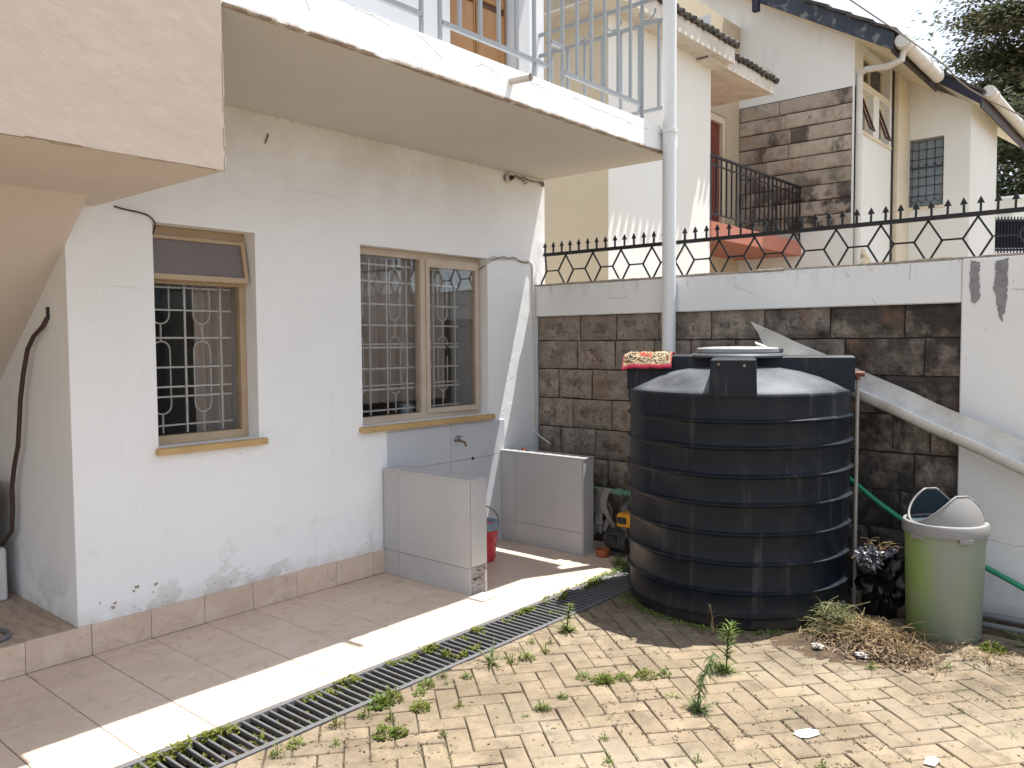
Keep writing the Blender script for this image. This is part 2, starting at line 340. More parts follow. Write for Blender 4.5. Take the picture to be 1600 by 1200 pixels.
M['tank'] = mat('black tank plastic', (.0045,.0085,.015), .38, [
    dict(scale=2.2, detail=7, lo=.42, hi=.72, col=(.012,.0155,.020), fac=.8, rough=.55),
    dict(scale=9, detail=8, stretch=(1,1,.25), lo=.50, hi=.74, col=(.032,.031,.03), fac=.4, rough=.65),
    dict(scale=16, detail=7, stretch=(1,1,.12), lo=.58, hi=.76, col=(.075,.076,.076), fac=.6, rough=.7), dict(scale=34, detail=6, nrough=.7, stretch=(.4,.4,1.5), lo=.70, hi=.74, col=(.16,.15,.14), fac=.5, rough=.8),
    dict(scale=6, detail=6, lo=.35, hi=.65, col=(.07,.055,.038), fac=.8, zr=(.18,.0), rough=.85),
    dict(scale=5, detail=6, lo=.45, hi=.62, col=(.07,.055,.042), fac=.5, yr=(2.5,2.9), rough=.8),
    dict(scale=4, detail=8, lo=.2, hi=.6, col=(.155,.165,.175), fac=.7, zr=(1.305,1.325), rough=.5)], [dict(scale=5, s=.12, d=.02), dict(scale=120, s=.08, d=.002)], spec=.24)  # last layer: dome dust, paled to put sun glare into the colour
M['tankarm'] = mat('black tank plastic, upper mouldings', (.0055,.0095,.0165), .43, [
    dict(scale=2.2, detail=7, lo=.42, hi=.72, col=(.012,.0155,.020), fac=.8, rough=.55),
    dict(scale=9, detail=8, stretch=(1,1,.25), lo=.50, hi=.74, col=(.032,.031,.03), fac=.4, rough=.65),
    dict(scale=16, detail=7, stretch=(1,1,.12), lo=.58, hi=.76, col=(.075,.076,.076), fac=.6, rough=.7), dict(scale=34, detail=6, nrough=.7, stretch=(.4,.4,1.5), lo=.70, hi=.74, col=(.16,.15,.14), fac=.5, rough=.8),
    dict(scale=6, detail=6, lo=.35, hi=.65, col=(.07,.055,.038), fac=.8, zr=(.18,.0), rough=.85),
    dict(scale=5, detail=6, lo=.45, hi=.62, col=(.07,.055,.042), fac=.5, yr=(2.5,2.9), rough=.8)], [dict(scale=5, s=.12, d=.02), dict(scale=120, s=.08, d=.002)], spec=.24)
M['lidtop'] = mat('dusty tank lid', (.30,.31,.31), .5, [dict(scale=9, detail=6, lo=.4, hi=.7, col=(.20,.205,.205), fac=.7)])
M['rug'] = None
M['binbody'] = mat('faded lime plastic', (.215,.25,.185), .5, [
    dict(scale=1.1, detail=4, lo=.44, hi=.54, col=(.215,.245,.20), fac=.9),
    dict(scale=5, detail=6, lo=.15, hi=.45, col=(.22,.315,.075), fac=.8, yr=(1.04,1.15)),
    dict(scale=9, detail=8, stretch=(1,1,.2), lo=.55, hi=.75, col=(.22,.23,.17), fac=.5),
    dict(scale=12, detail=6, lo=.4, hi=.7, col=(.17,.15,.10), fac=.7, zr=(.16,.0))], [dict(scale=6, s=.1, d=.01)])
M['binlid'] = mat('grey bin lid plastic', (.235,.228,.222), .5, [dict(scale=6, detail=6, lo=.5, hi=.75, col=(.18,.172,.16), fac=.6)])
M['blue'] = mat('dark blue inner plastic', (.035,.055,.07), .5)
M['bag'] = mat('black refuse plastic', (.006,.006,.007), .3, (), [dict(scale=14, s=.6, d=.02, detail=6)])
M['foil'] = mat('crumpled foil', (.34,.335,.345), .35, [dict(scale=26, detail=4, lo=.42, hi=.52, col=(.03,.03,.05), fac=.95), dict(scale=9, detail=3, lo=.62, hi=.66, col=(.6,.4,.25), fac=.8)], [dict(scale=30, s=.8, d=.01)], metal=.6)
M['galv'] = mat('galvanised sheet', (.62,.615,.59), .45, [dict(scale=6, detail=7, lo=.42, hi=.68, col=(.38,.36,.32), fac=.75), dict(scale=5, detail=8, stretch=(1,.25,.25), lo=.56, hi=.66, col=(.24,.215,.18), fac=.6), dict(scale=25, detail=5, lo=.66, hi=.72, col=(.25,.21,.17), fac=.5)], metal=.15)
M['green'] = mat('green hose', (.02,.25,.12), .35); M['greenpipe'] = mat('dull green pipe', (.10,.22,.15), .5, [dict(scale=20, lo=.4, hi=.7, col=(.15,.2,.16), fac=.6)])
M['grey'] = mat('grey hose', (.16,.16,.16), .5); M['brownhose'] = mat('brown hose', (.06,.035,.028), .45)
M['rust'] = mat('rusty brass fitting', (.18,.06,.035), .5, [dict(scale=30, lo=.4, hi=.7, col=(.16,.07,.05), fac=.8)], metal=.3)
M['chrome'] = mat('worn tap metal', (.30,.26,.22), .35, [dict(scale=60, lo=.45, hi=.6, col=(.16,.06,.04), fac=.8)], metal=.7)
M['red'] = mat('red bucket plastic', (.55,.05,.065), .35); M['bluelid'] = mat('blue grey lid', (.20,.27,.33), .4)
M['cloth'] = mat('grey rag', (.26,.24,.225), .95, [dict(scale=12, lo=.4, hi=.7, col=(.16,.15,.14), fac=.7)])
M['yellow'] = mat('yellow plastic', (.62,.30,.02), .4); M['orange'] = mat('orange plastic', (.36,.11,.035), .45)
M['motor'] = mat('dirty motor housing', (.06,.06,.058), .6, [dict(scale=12, lo=.5, hi=.7, col=(.14,.12,.10), fac=.7)])
M['drainm'] = mat('drain steel', (.13,.13,.135), .6, [dict(scale=14, detail=7, lo=.5, hi=.72, col=(.12,.095,.07), fac=.7)], [dict(scale=60, s=.3, d=.003)], metal=.2)
M['leafg'] = mat('weed leaf', (.135,.18,.04), .6, rand=.25, huev=.03, trans=.35, spec=.3, rcoord=True, layers=[dict(scale=40, lo=.4, hi=.7, col=(.20,.25,.05), fac=.6)])
M['leafy'] = mat('yellow green weed leaf', (.14,.175,.028), .6, rand=.2, huev=.03, trans=.35, spec=.3, rcoord=True, layers=[dict(scale=40, lo=.4, hi=.7, col=(.13,.19,.03), fac=.6)])
M['leafb'] = mat('blue green grass', (.15,.205,.075), .6, rand=.2, huev=.02, trans=.3, spec=.3)
M['dry'] = mat('dry weed straw', (.32,.235,.12), .8, [dict(scale=9, lo=.35, hi=.65, col=(.17,.105,.05), fac=.9)], trans=.2)
M['drygreen'] = mat('wilted weed', (.20,.20,.09), .8, [dict(scale=12, lo=.35, hi=.65, col=(.12,.13,.05), fac=.9)], trans=.2)
M['paper'] = mat('pale litter', (.36,.34,.31), .8)
M['whitepaper'] = mat('white paper', (.74,.72,.69), .8)
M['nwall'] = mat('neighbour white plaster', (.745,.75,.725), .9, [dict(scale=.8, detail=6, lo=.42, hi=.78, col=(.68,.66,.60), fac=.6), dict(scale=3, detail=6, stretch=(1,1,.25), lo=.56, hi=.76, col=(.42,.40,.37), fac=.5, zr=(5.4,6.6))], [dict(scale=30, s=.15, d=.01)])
M['ncream'] = mat('neighbour cream plaster', (.53,.455,.335), .9, [dict(scale=.8, lo=.42, hi=.78, col=(.48,.405,.29), fac=.6)])
M['ntrim'] = mat('neighbour cream trim', (.70,.62,.48), .8, [dict(scale=3, detail=6, lo=.5, hi=.75, col=(.56,.48,.36), fac=.6)])
M['neave'] = mat('weathered eave board', (.62,.58,.52), .85, [dict(scale=4, detail=8, lo=.42, hi=.72, col=(.40,.36,.32), fac=.7)])
M['coral'] = mat('coral painted slab', (.43,.175,.125), .7, [dict(scale=2, lo=.45, hi=.75, col=(.42,.12,.07), fac=.6)])
M['ndoor'] = mat('dark red door', (.185,.05,.035), .5)
M['rooft'] = mat('mossy dark roof tile', (.06,.055,.049), .95, [dict(scale=6, detail=8, lo=.42, hi=.66, col=(.115,.105,.08), fac=.8), dict(scale=20, lo=.6, hi=.7, col=(.02,.02,.02), fac=.8)], [dict(scale=20, s=.7, d=.03)])
M['barge'] = mat('flaking navy board', (.030,.037,.052), .6, [dict(scale=7, detail=9, lo=.55, hi=.66, col=(.22,.22,.21), fac=.7), dict(scale=3, lo=.5, hi=.7, col=(.06,.065,.075), fac=.6)])
M['navy'] = mat('navy board', (.018,.018,.035), .6); M['dkbrown'] = mat('dark brown fascia', (.045,.03,.026), .6)
M['gutter'] = mat('weathered white gutter', (.62,.60,.56), .5, [dict(scale=5, detail=6, lo=.45, hi=.75, col=(.46,.42,.36), fac=.6)])
M['bark'] = mat('tree bark', (.10,.08,.06), .95); M['fol'] = mat('tree leaf', (.095,.108,.062), .65, rand=.2, trans=.3, spec=.3, layers=[dict(scale=.7, detail=3, lo=.40, hi=.62, col=(.18,.178,.105), fac=.8), dict(scale=2.3, lo=.5, hi=.7, col=(.06,.072,.045), fac=.8)])
M['fold'] = mat('dark tree leaf', (.07,.088,.052), .65, trans=.25, spec=.3, layers=[dict(scale=.8, detail=3, lo=.42, hi=.62, col=(.09,.10,.05), fac=.8)])
M['mat'] = mat('grey green floor mat', (.23,.25,.21), .9); M['mosaic'] = mat('worn mosaic tile', (.45,.36,.28), .7, [dict(scale=25, stretch=(1,.3,1), lo=.45, hi=.6, col=(.30,.22,.17), fac=.6)])
M['card'] = mat('brown cardboard', (.20,.14,.09), .9); M['whitebox'] = mat('white appliance panel', (.62,.62,.61), .5)
M['cable'] = mat('dirty cable', (.20,.17,.14), .7); M['cabled'] = mat('dark cable', (.03,.028,.025), .6)

# rug : floral pile with a crimson border (print on the textile)
def rug_mat():
    m = bpy.data.materials.new('floral rug'); m.use_nodes = True; t = m.node_tree; N = t.nodes; L = t.links; p = N['Principled BSDF']; p.inputs['Roughness'].default_value = .95
    tc = N.new('ShaderNodeTexCoord'); v = N.new('ShaderNodeTexVoronoi'); v.inputs['Scale'].default_value = 38; L.new(tc.outputs['Object'], v.inputs['Vector'])
    cr = N.new('ShaderNodeValToRGB'); cr.color_ramp.interpolation = 'CONSTANT'; e = cr.color_ramp.elements
    e[0].position = 0; e[0].color = (.16,.11,.05,1); e[1].position = .24; e[1].color = (.42,.33,.215,1)
    q = e.new(.46); q.color = (.045,.03,.018,1); q = e.new(.66); q.color = (.40,.31,.19,1); q = e.new(.86); q.color = (.09,.045,.02,1)
    v2 = N.new('ShaderNodeTexNoise'); v2.inputs['Scale'].default_value = 26; L.new(tc.outputs['Object'], v2.inputs['Vector'])
    ad = N.new('ShaderNodeMath'); ad.operation = 'ADD'; L.new(v.outputs['Distance'], ad.inputs[0]); L.new(v2.outputs['Fac'], ad.inputs[1])
    sb = N.new('ShaderNodeMath'); sb.operation = 'SUBTRACT'; L.new(ad.outputs[0], sb.inputs[0]); sb.inputs[1].default_value = .35
    L.new(sb.outputs[0], cr.inputs[0])
    at = N.new('ShaderNodeAttribute'); at.attribute_name = 'border'
    mx = N.new('ShaderNodeMix'); mx.data_type = 'RGBA'; L.new(at.outputs['Fac'], mx.inputs['Factor']); L.new(cr.outputs[0], mx.inputs['A']); mx.inputs['B'].default_value = (.27,.010,.034,1)
    a2 = N.new('ShaderNodeAttribute'); a2.attribute_name = 'rose'
    m2 = N.new('ShaderNodeMix'); m2.data_type = 'RGBA'; mm = N.new('ShaderNodeMath'); mm.operation = 'MULTIPLY'; L.new(a2.outputs['Fac'], mm.inputs[0])
    gt = N.new('ShaderNodeMath'); gt.operation = 'GREATER_THAN'; gt.inputs[1].default_value = .5; L.new(v2.outputs['Fac'], gt.inputs[0]); L.new(gt.outputs[0], mm.inputs[1])
    L.new(mm.outputs[0], m2.inputs['Factor']); L.new(mx.outputs['Result'], m2.inputs['A']); m2.inputs['B'].default_value = (.36,.05,.03,1)
    L.new(m2.outputs['Result'], p.inputs['Base Color'])
    b = N.new('ShaderNodeBump'); b.inputs['Strength'].default_value = .6; b.inputs['Distance'].default_value = .004; L.new(v2.outputs['Fac'], b.inputs['Height']); L.new(b.outputs[0], p.inputs['Normal'])
    return m
M['rug'] = rug_mat()

# ================================================================== GROUND
WY = 4.348; BX = 5.36
g = MB(); g.quad((-900,-900,-.18),(900,-900,-.18),(900,900,-.18),(-900,900,-.18)); kind(g.obj('ground', M['earth']), 'structure')
ter = kind(MB().box(-2, BX-.002, 3.10, WY-.002, -.17, -.006).obj('terrace_floor', M['grout']), 'structure')
tx = [1.395+.3125*k for k in range(-8, 14)]; ty = [WY-.012, 4.052, 3.738, 3.424, 3.112]
for i in range(len(tx)-1):
    for j in range(4):
        x0, x1 = tx[i]+.0019, min(tx[i+1], BX-.004)-.0019
        if x1-x0 < .03: continue
        b = MB().cbox(x0, x1, ty[j+1]+.0014, ty[j]-.0014, -.006, rnd(-.0006, .0006), .0012)
        o = b.obj('tile', M['tile'], ter)
pav = kind(MB().box(-9, BX+.0, -10, 2.798, -.17, -.010).obj('paving', M['sand']), 'structure')

# herringbone pavers
th = R(-38.4); ca, sa = math.cos(th), math.sin(th); PW = .1005; OX, OY = 3.231, 1.112
def p2w(a, b): return (OX+(a*ca-b*sa)*PW, OY+(a*sa+b*ca)*PW)
def clip(poly, axis, lim, sgn):
    out = []
    for i in range(len(poly)):
        p, q = poly[i], poly[(i+1) % len(poly)]
        ip, iq = sgn*(p[axis]-lim) <= 0, sgn*(q[axis]-lim) <= 0
        if ip: out.append(p)
        if ip != iq:
            t = (lim-p[axis])/(q[axis]-p[axis]); out.append((p[0]+(q[0]-p[0])*t, p[1]+(q[1]-p[1])*t))
    return out
def proj(P):
    d = Vector(P)-Vector((0,0,1.6)); z = d.dot(fw)
    return (800+FPX*d.dot(rt)/z, 600-FPX*d.dot(up)/z, z)
def paver_mesh(mb, poly, c=.0045):
    n = len(poly); cx = sum(p[0] for p in poly)/n; cy = sum(p[1] for p in poly)/n
    tz = [rnd(-.0022, .0018)+.0 for _ in range(1)][0]; gx, gy = rnd(-.012, .012), rnd(-.012, .012)
    def zz(x, y): return tz+gx*(x-cx)+gy*(y-cy)
    v = []
    for (x, y) in poly: v.append((x, y, -.04))
    for (x, y) in poly: v.append((x, y, zz(x, y)-c))
    for (x, y) in poly:
        d = math.hypot(x-cx, y-cy); k = max(0, 1-c*1.5/d); xx, yy = cx+(x-cx)*k, cy+(y-cy)*k; v.append((xx, yy, zz(xx, yy)))
    f = [(i, (i+1) % n, n+(i+1) % n, n+i) for i in range(n)] + [(n+i, n+(i+1) % n, 2*n+(i+1) % n, 2*n+i) for i in range(n)] + [tuple(range(2*n, 3*n))]
    mb.add(v, f)
bricks = []
for a in range(-70, 70):
    for b in range(-70, 70):
        k = (a-b) % 4
        if k == 0: w, h = 2, 1
        elif k == 3: w, h = 1, 2
        else: continue
        gp = .022
        c = p2w(a+w/2, b+h/2)
        if not (-2.6 < c[0] < BX+.1 and -4 < c[1] < 2.95): continue
        jx, jy, jr = rnd(-.02,.02), rnd(-.02,.02), rnd(-.012,.012)
        poly = []
        for (p, q) in ((gp, gp), (w-gp, gp), (w-gp, h-gp), (gp, h-gp)):
            p2, q2 = p-w/2, q-h/2
            poly.append(p2w(a+w/2+p2*math.cos(jr)-q2*math.sin(jr)+jx, b+h/2+p2*math.sin(jr)+q2*math.cos(jr)+jy))
        poly = clip(clip(poly, 1, 2.792, 1), 0, BX-.01, 1)
        if len(poly) < 3: continue
        ar = abs(sum(poly[i][0]*poly[(i+1) % len(poly)][1]-poly[(i+1) % len(poly)][0]*poly[i][1] for i in range(len(poly))))/2
        if ar < .0008: continue
        d = (Vector((*c, 0))-Vector((0,0,1.6))).dot(fw)
        size = 0
        if d > .8:
            x, y, z = proj((*c, 0))
            if -40 < x < 1640 and y < 1230: size = 1/z if not math.hypot(c[0]-4.74, c[1]-2.226) < .6 else 0
        bricks.append((size, poly))
bricks.sort(key=lambda t: -t[0])
rest = MB()
for i, (s_, poly) in enumerate(bricks):
    if i < 300 and s_ > 0:
        mb = MB(); paver_mesh(mb, poly); mb.obj('brick', M['paver'], pav)
    else: paver_mesh(rest, poly)
kind(rest.obj('brick_field', M['paver'], pav), 'stuff')

# ================================================================== DRAIN
dr = thing('drain_channel', 'long grey slotted drain grate with weeds, between terrace tiles and pavers', 'drain', (3, 2.95, 0))
MB().box(-2, BX-.06, 3.072, 3.0985, -.02, .003).box(-2, BX-.06, 2.80, 2.826, -.02, .001).obj('frame', M['drainm'], dr)
MB().box(-2, BX-.06, 2.80, 3.0985, -.168, -.11).obj('channel_bed', M['soil'], dr)
bme = MB().cbox(-.0058, .0058, -.125, .125, -.022, 0, .002).mesh('bar'); bme.materials.append(M['drainm'])
x = 1.412-.044*8
while x < 4.95:
    inst(bme, 'bar', dr, (x, 2.949, .001), rnd(-.02,.02)); x += .044

# ================================================================== HOUSE
house = thing('house', 'two storey white plastered house with barred windows under a balcony', 'house', (3.5, WY, 0))
def holed(mb, ax, c, us, vs, holes, flip=False):
    """grid of quads in plane ax=c ; us, vs breaks ; holes = set of (i,j)"""
    for i in range(len(us)-1):
        for j in range(len(vs)-1):
            if (i, j) in holes: continue
            q = [(us[i], vs[j]), (us[i+1], vs[j]), (us[i+1], vs[j+1]), (us[i], vs[j+1])]
            mb.quad(*[((a, c, b) if ax == 1 else (c, a, b)) for a, b in q])
XB = [1.645, 2.09, 2.71, 3.503, 4.77, 5.50]; ZB = [0, 1.035, 2.265, 2.986]
H = {(1,1), (3,1)}
w = MB(); holed(w, 1, WY, XB, ZB, H); holed(w, 1, WY+.22, XB, ZB, H)
for (x0, x1) in ((2.09, 2.71), (3.503, 4.77)):
    z0, z1 = 1.035, 2.265
    w.quad((x0,WY,z0),(x0,WY+.22,z0),(x0,WY+.22,z1),(x0,WY,z1)); w.quad((x1,WY,z0),(x1,WY,z1),(x1,WY+.22,z1),(x1,WY+.22,z0))
    w.quad((x0,WY,z1),(x0,WY+.22,z1),(x1,WY+.22,z1),(x1,WY,z1)); w.quad((x0,WY,z0),(x1,WY,z0),(x1,WY+.22,z0),(x0,WY+.22,z0))
w.quad((1.645,WY,0),(1.645,WY+5,0),(1.645,WY+5,2.986),(1.645,WY,2.986))
w.quad((5.50,WY,0),(5.50,WY,2.986),(5.50,WY+5,2.986),(5.50,WY+5,0))
w.quad((1.85,WY+.22,0),(1.85,WY+5,0),(1.85,WY+5,2.986),(1.85,WY+.22,2.986))
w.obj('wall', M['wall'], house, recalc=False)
MB().box(1.66, 5.495, 7.6, 7.7, 0, 2.98).box(5.45, 5.495, WY+.225, 7.6, 0, 2.98).box(1.86, 1.90, WY+.225, 7.6, 0, 2.98).box(3.05, 3.12, WY+.225, 7.6, 0, 2.98).obj('room_wall', M['room'], house)
MB().box(1.90, 5.45, WY+.225, 7.6, .1, .15).obj('room_floor', M['ceil'], house)
MB().box(1.90, 3.05, 6.2, 6.5, .15, 2.2).obj('cupboard', M['dark'], house)
# upper storey wall with door opening
UB = [-2.5, 4.38, 5.135, 5.50]; UZ = [2.986, 3.186, 5.35, 6.0]
w = MB(); holed(w, 1, WY, UB, UZ, {(1,1)}); holed(w, 1, WY+.2, UB, UZ, {(1,1)})
w.quad((4.38,WY,3.186),(4.38,WY+.2,3.186),(4.38,WY+.2,5.35),(4.38,WY,5.35)); w.quad((5.135,WY,3.186),(5.135,WY,5.35),(5.135,WY+.2,5.35),(5.135,WY+.2,3.186))
w.quad((4.38,WY,5.35),(4.38,WY+.2,5.35),(5.135,WY+.2,5.35),(5.135,WY,5.35))
w.quad((5.5,WY,2.986),(5.5,WY,6),(5.5,WY+5,6),(5.5,WY+5,2.986)); w.quad((-2.5,WY+5,0),(5.5,WY+5,0),(5.5,WY+5,6),(-2.5,WY+5,6))
w.obj('upper_wall', M['upper'], house, recalc=False)
MB().box(-2.6, 5.7, 3.72, WY+5.2, 6.0, 6.15).obj('roof', M['soffit'], house)
d = MB().box(4.40, 5.115, WY+.10, WY+.145, 3.19, 5.33).obj('door', M['brownd'], house)
for (x0, x1) in ((4.41, 4.742), (4.757, 5.105)):
    for (z0, z1) in ((3.20, 3.52), (3.56, 4.25), (4.30, 5.30)):
        MB().cbox(x0+.012, x1-.012, WY+.084, WY+.10, z0, z1, .012).obj('panel', M['brown'], d)
    MB().box(x0, x0+.011, WY+.082, WY+.099, 3.19, 5.33).box(x1-.011, x1, WY+.082, WY+.099, 3.19, 5.33).obj('stile', M['brown'], d)
MB().box(5.137, 5.27, WY-.03, WY-.002, 3.19, 5.45).obj('door_jamb', M['greyp'], house)
# balcony slab
MB().box(1.795, 5.50, 3.089, WY-.001, 2.9855, 3.178).obj('balcony_slab', M['fascia'], house)
MB().box(1.80, 5.49, 3.112, WY-.002, 2.979, 2.985).obj('balcony_soffit', M['soffit'], house)
# railing (part of house) with balusters as sub-parts
RX = [2.929, 3.062, 3.212, 3.375, 3.53, 3.682, 3.848, 3.991, 4.128, 4.283, 4.439, 4.594, 4.757, 4.91, 5.061]
RY = 3.115
rl = MB(); rl.box(1.80, 2.929, RY-.012, RY+.012, 3.270, 3.295).box(3.074, 3.979, RY-.012, RY+.012, 3.270, 3.295).box(4.14, 5.05, RY-.012, RY+.012, 3.270, 3.295)
rl.box(4.003, 4.116, RY-.012, RY+.012, 3.425, 3.450).box(1.80, 5.07, RY-.02, RY+.02, 4.20, 4.24)
SX = 5.44
for z in (3.34, 3.99, 4.16): rl.box(SX-.012, SX+.012, 3.12, WY, z, z+.024)
rl.box(5.07, SX, RY-.012, RY+.012, 4.20, 4.24)
rail = rl.obj('balcony_railing', M['bluerail'], house)
def balus(x, y, z0, z1, w=.017): MB().box(x-w/2, x+w/2, y-w/2, y+w/2, z0, z1).obj('baluster', M['bluerail'], rail)
for x in RX:
    post = x in (2.929, 3.062, 3.991, 4.128, 5.061)
    balus(x, RY, 3.178 if post or x == 3.848 else 3.2955, 4.1995, .018)
for x in (2.0, 2.45): balus(x, RY, 3.2955, 4.1995)
for k in range(7): balus(SX, 3.20+k*.17, 3.3645, 3.9895, .02)
for k in range(4):
    y = 3.30+k*.30
    pts = [(SX, y+.07*math.cos(a), 4.10+.07*math.sin(a)) for a in [math.pi+i*math.pi/8 for i in range(9)]]
    MB().tube(pts, .008, 6).tube([(SX, y, 4.015), (SX, y, 4.03)], .008, 6).obj('scroll', M['bluerail'], rail)
# stair block and flight under it
w = MB()
bx0, bx1, by0, by1, bz = -2.4, 1.79, 3.080, 4.05, 2.310
w.quad((bx0,by0,bz),(bx1,by0,bz),(bx1,by0,4.3),(bx0,by0,4.3)); w.quad((bx1,by0,bz),(bx1,WY,bz),(bx1,WY,4.3),(bx1,by0,4.3)); w.quad((bx0,by0,4.3),(bx1,by0,4.3),(bx1,WY,4.3),(bx0,WY,4.3))
w.obj('stair_block', M['cream'], house, recalc=False)
w = MB()
w.quad((bx0,by0,bz),(bx0,by1,bz),(bx1,by1,bz),(bx1,by0,bz)); w.quad((1.645,by1,bz),(1.645,WY,bz),(bx1,WY,bz),(bx1,by1,bz))
w.quad((bx0,by1,bz),(bx0,7.2,.105),(1.644,7.2,.105),(1.644,by1,bz)); w.quad((1.644,by1,bz),(1.644,WY,2.101),(1.644,WY,bz))
w.quad((bx0,by0,bz),(bx0,by0,4.3),(bx0,WY,4.3),(bx0,7.2,.1))
w.obj('stair_underside', M['stairsoff'], house, recalc=False)
b = MB(); x = bx0
while x < bx1:
    x2 = min(bx1, x+rnd(.03,.10)); b.box(x, x2-.0005, by0-rnd(.001,.004), by0, bz-rnd(.0,.007), bz+rnd(-.003,.004)); x = x2
kind(b.obj('drip_edge', M['dripm'], house), 'stuff')
b = MB(); x = 1.80
while x < 5.45:
    x2 = x+rnd(.02,.09)
    if mnoise.noise(Vector((x*1.7,0,0))) > -.25: b.box(x, x2-.0005, 3.0885-rnd(.0005,.003), 3.0885, 2.984-rnd(.0,.006), 2.987+rnd(.0,.008))
    x = x2
kind(b.obj('drip_edge', M['dripm'], house), 'stuff')
b = MB(); z = bz+.01
while z < 3.9:
    z2 = z+rnd(.02,.07)
    if random.random() < .6: b.box(bx1-.001, bx1+rnd(.001,.005), by0-.002, by0+.01, z, z2-.0005)
    z = z2
kind(b.obj('chipped_corner', M['cream'], house), 'stuff')
MB().box(-2.4, 1.643, WY+.0, 8.5, -.1, .158).obj('raised_floor', M['mosaic'], house)
MB().box(-1, 1.36, WY+.25, 5.3, .158, .163).obj('floor_mat', M['mat'], house)
# skirting tiles
sx = [1.395+.3105*k for k in range(-7, 9)]
for i in range(len(sx)-1):
    x0, x1 = sx[i]+.0012, min(sx[i+1], 3.683)-.0012
    if x1 > x0+.02:
        MB().cbox(x0, x1, WY-.013+rnd(-.001,.001), WY-.0005, .001, .160+rnd(-.003,.003), .0015).obj('skirting_tile', M['skirt'], house)
MB().box(-1, 3.683, WY-.006, WY-.0003, .0005, .150).obj('skirting_bed', M['grout'], house)
# tiled splash panel below the larger window
for (x0, x1) in ((3.712, 4.33), (4.333, 4.948)):
    for (z0, z1) in ((.002, .70), (.703, .977)):
        MB().cbox(x0, x1, WY-.012, WY-.0005, z0, z1, .0012).obj('splash_tile', M['wtile'], house)
# flaking paint curls near the wall base
fl = MB()
def chip(x, z, s):
    n = 5; pts = []
    for k in range(n):
        a = 2*math.pi*k/n+rnd(-.4,.4); r = s*rnd(.5, 1.1); pts.append((x+r*math.cos(a), WY-.001-rnd(.0005, .005)*(1 if k % 2 else .3), z+r*math.sin(a)*.7))
    fl.quad(*pts)
for k in range(12): chip(rnd(1.70, 2.55), .17+abs(random.gauss(0, .05)), rnd(.004, .010))
for (x, z) in ((1.95,.30),(1.93,.28),(2.04,.25),(2.05,.29),(1.83,.24),(1.82,.22),(2.45,.205),(2.5,.2),(2.40,.215)): chip(x, z, .015)
kind(fl.obj('paint_flake', M['fascia'], house), 'stuff')

# ------------ windows of the house (parts) with frame, sash, pane, grille and sill as sub-parts
def window_one():
    F = WY+.115
    win = MB().box(2.092,2.132,F,F+.06,1.037,2.263).box(2.668,2.708,F,F+.06,1.037,2.263).box(2.132,2.668,F,F+.06,1.037,1.085).box(2.132,2.668,F,F+.06,2.215,2.263).box(2.132,2.668,F,F+.06,1.945,1.990).obj('window', M['tan'], house)
    MB().box(2.1325,2.6675,F+.025,F+.03,1.086,1.944).obj('pane', M['glass'], win)
    # top hung vent pushed open
    def tilt(b, zt, ang):
        for i, p in enumerate(b.v):
            dy, dz = p[1]-(F), p[2]-zt; b.v[i] = (p[0], F+dy*math.cos(ang)+dz*math.sin(ang), zt+dz*math.cos(ang)-dy*math.sin(ang))
        return b
    an = R(10)
    b = MB().box(2.096,2.116,F-.03,F,1.955,2.205).box(2.668,2.692,F-.03,F,1.955,2.205).box(2.116,2.668,F-.03,F,1.955,1.985).box(2.116,2.668,F-.03,F,2.186,2.205)
    sash = tilt(b, 2.205, an).obj('sash', M['tan'], win)
    tilt(MB().box(2.117,2.667,F-.018,F-.012,1.986,2.185), 2.205, an).obj('vent_pane', M['frost'], win)
    MB().cbox(2.072,2.747,WY-.045,WY+.115,.997,1.034,.004).obj('sill', M['sill'], win)
    gb = MB(); G = WY+.205
    for z in (1.135,1.30,1.47,1.64,1.80,1.93): gb.box(2.10,2.66,G-.004,G+.004,z-.005,z+.005)
    gb.box(2.10,2.66,G-.004,G+.004,1.352,1.362)
    for xx in (2.155,2.33,2.345): pass
    for xx in (2.36,2.585): gb.box(xx-.006,xx+.006,G-.013,G-.0045,1.09,2.2)
    def loop(cx, z0, z1, hw):
        pts = [(cx+hw*math.cos(a), G+.012, z1-hw+hw*math.sin(a)) for a in [i*math.pi/8 for i in range(9)]] + [(cx+hw*math.cos(a), G+.012, z0+hw+hw*math.sin(a)) for a in [math.pi+i*math.pi/8 for i in range(9)]]
        gb.tube(pts+[pts[0]], .0048, 6)
    for cx in (2.225,2.475):
        loop(cx,1.20,1.62,.052); loop(cx,1.72,2.15,.052); gb.tube([(cx,G+.012,1.62),(cx,G+.012,1.72)],.006,6); gb.tube([(cx,G+.012,1.09),(cx,G+.012,1.20)],.006,6)
    gb.obj('grille', M['grille'], win)
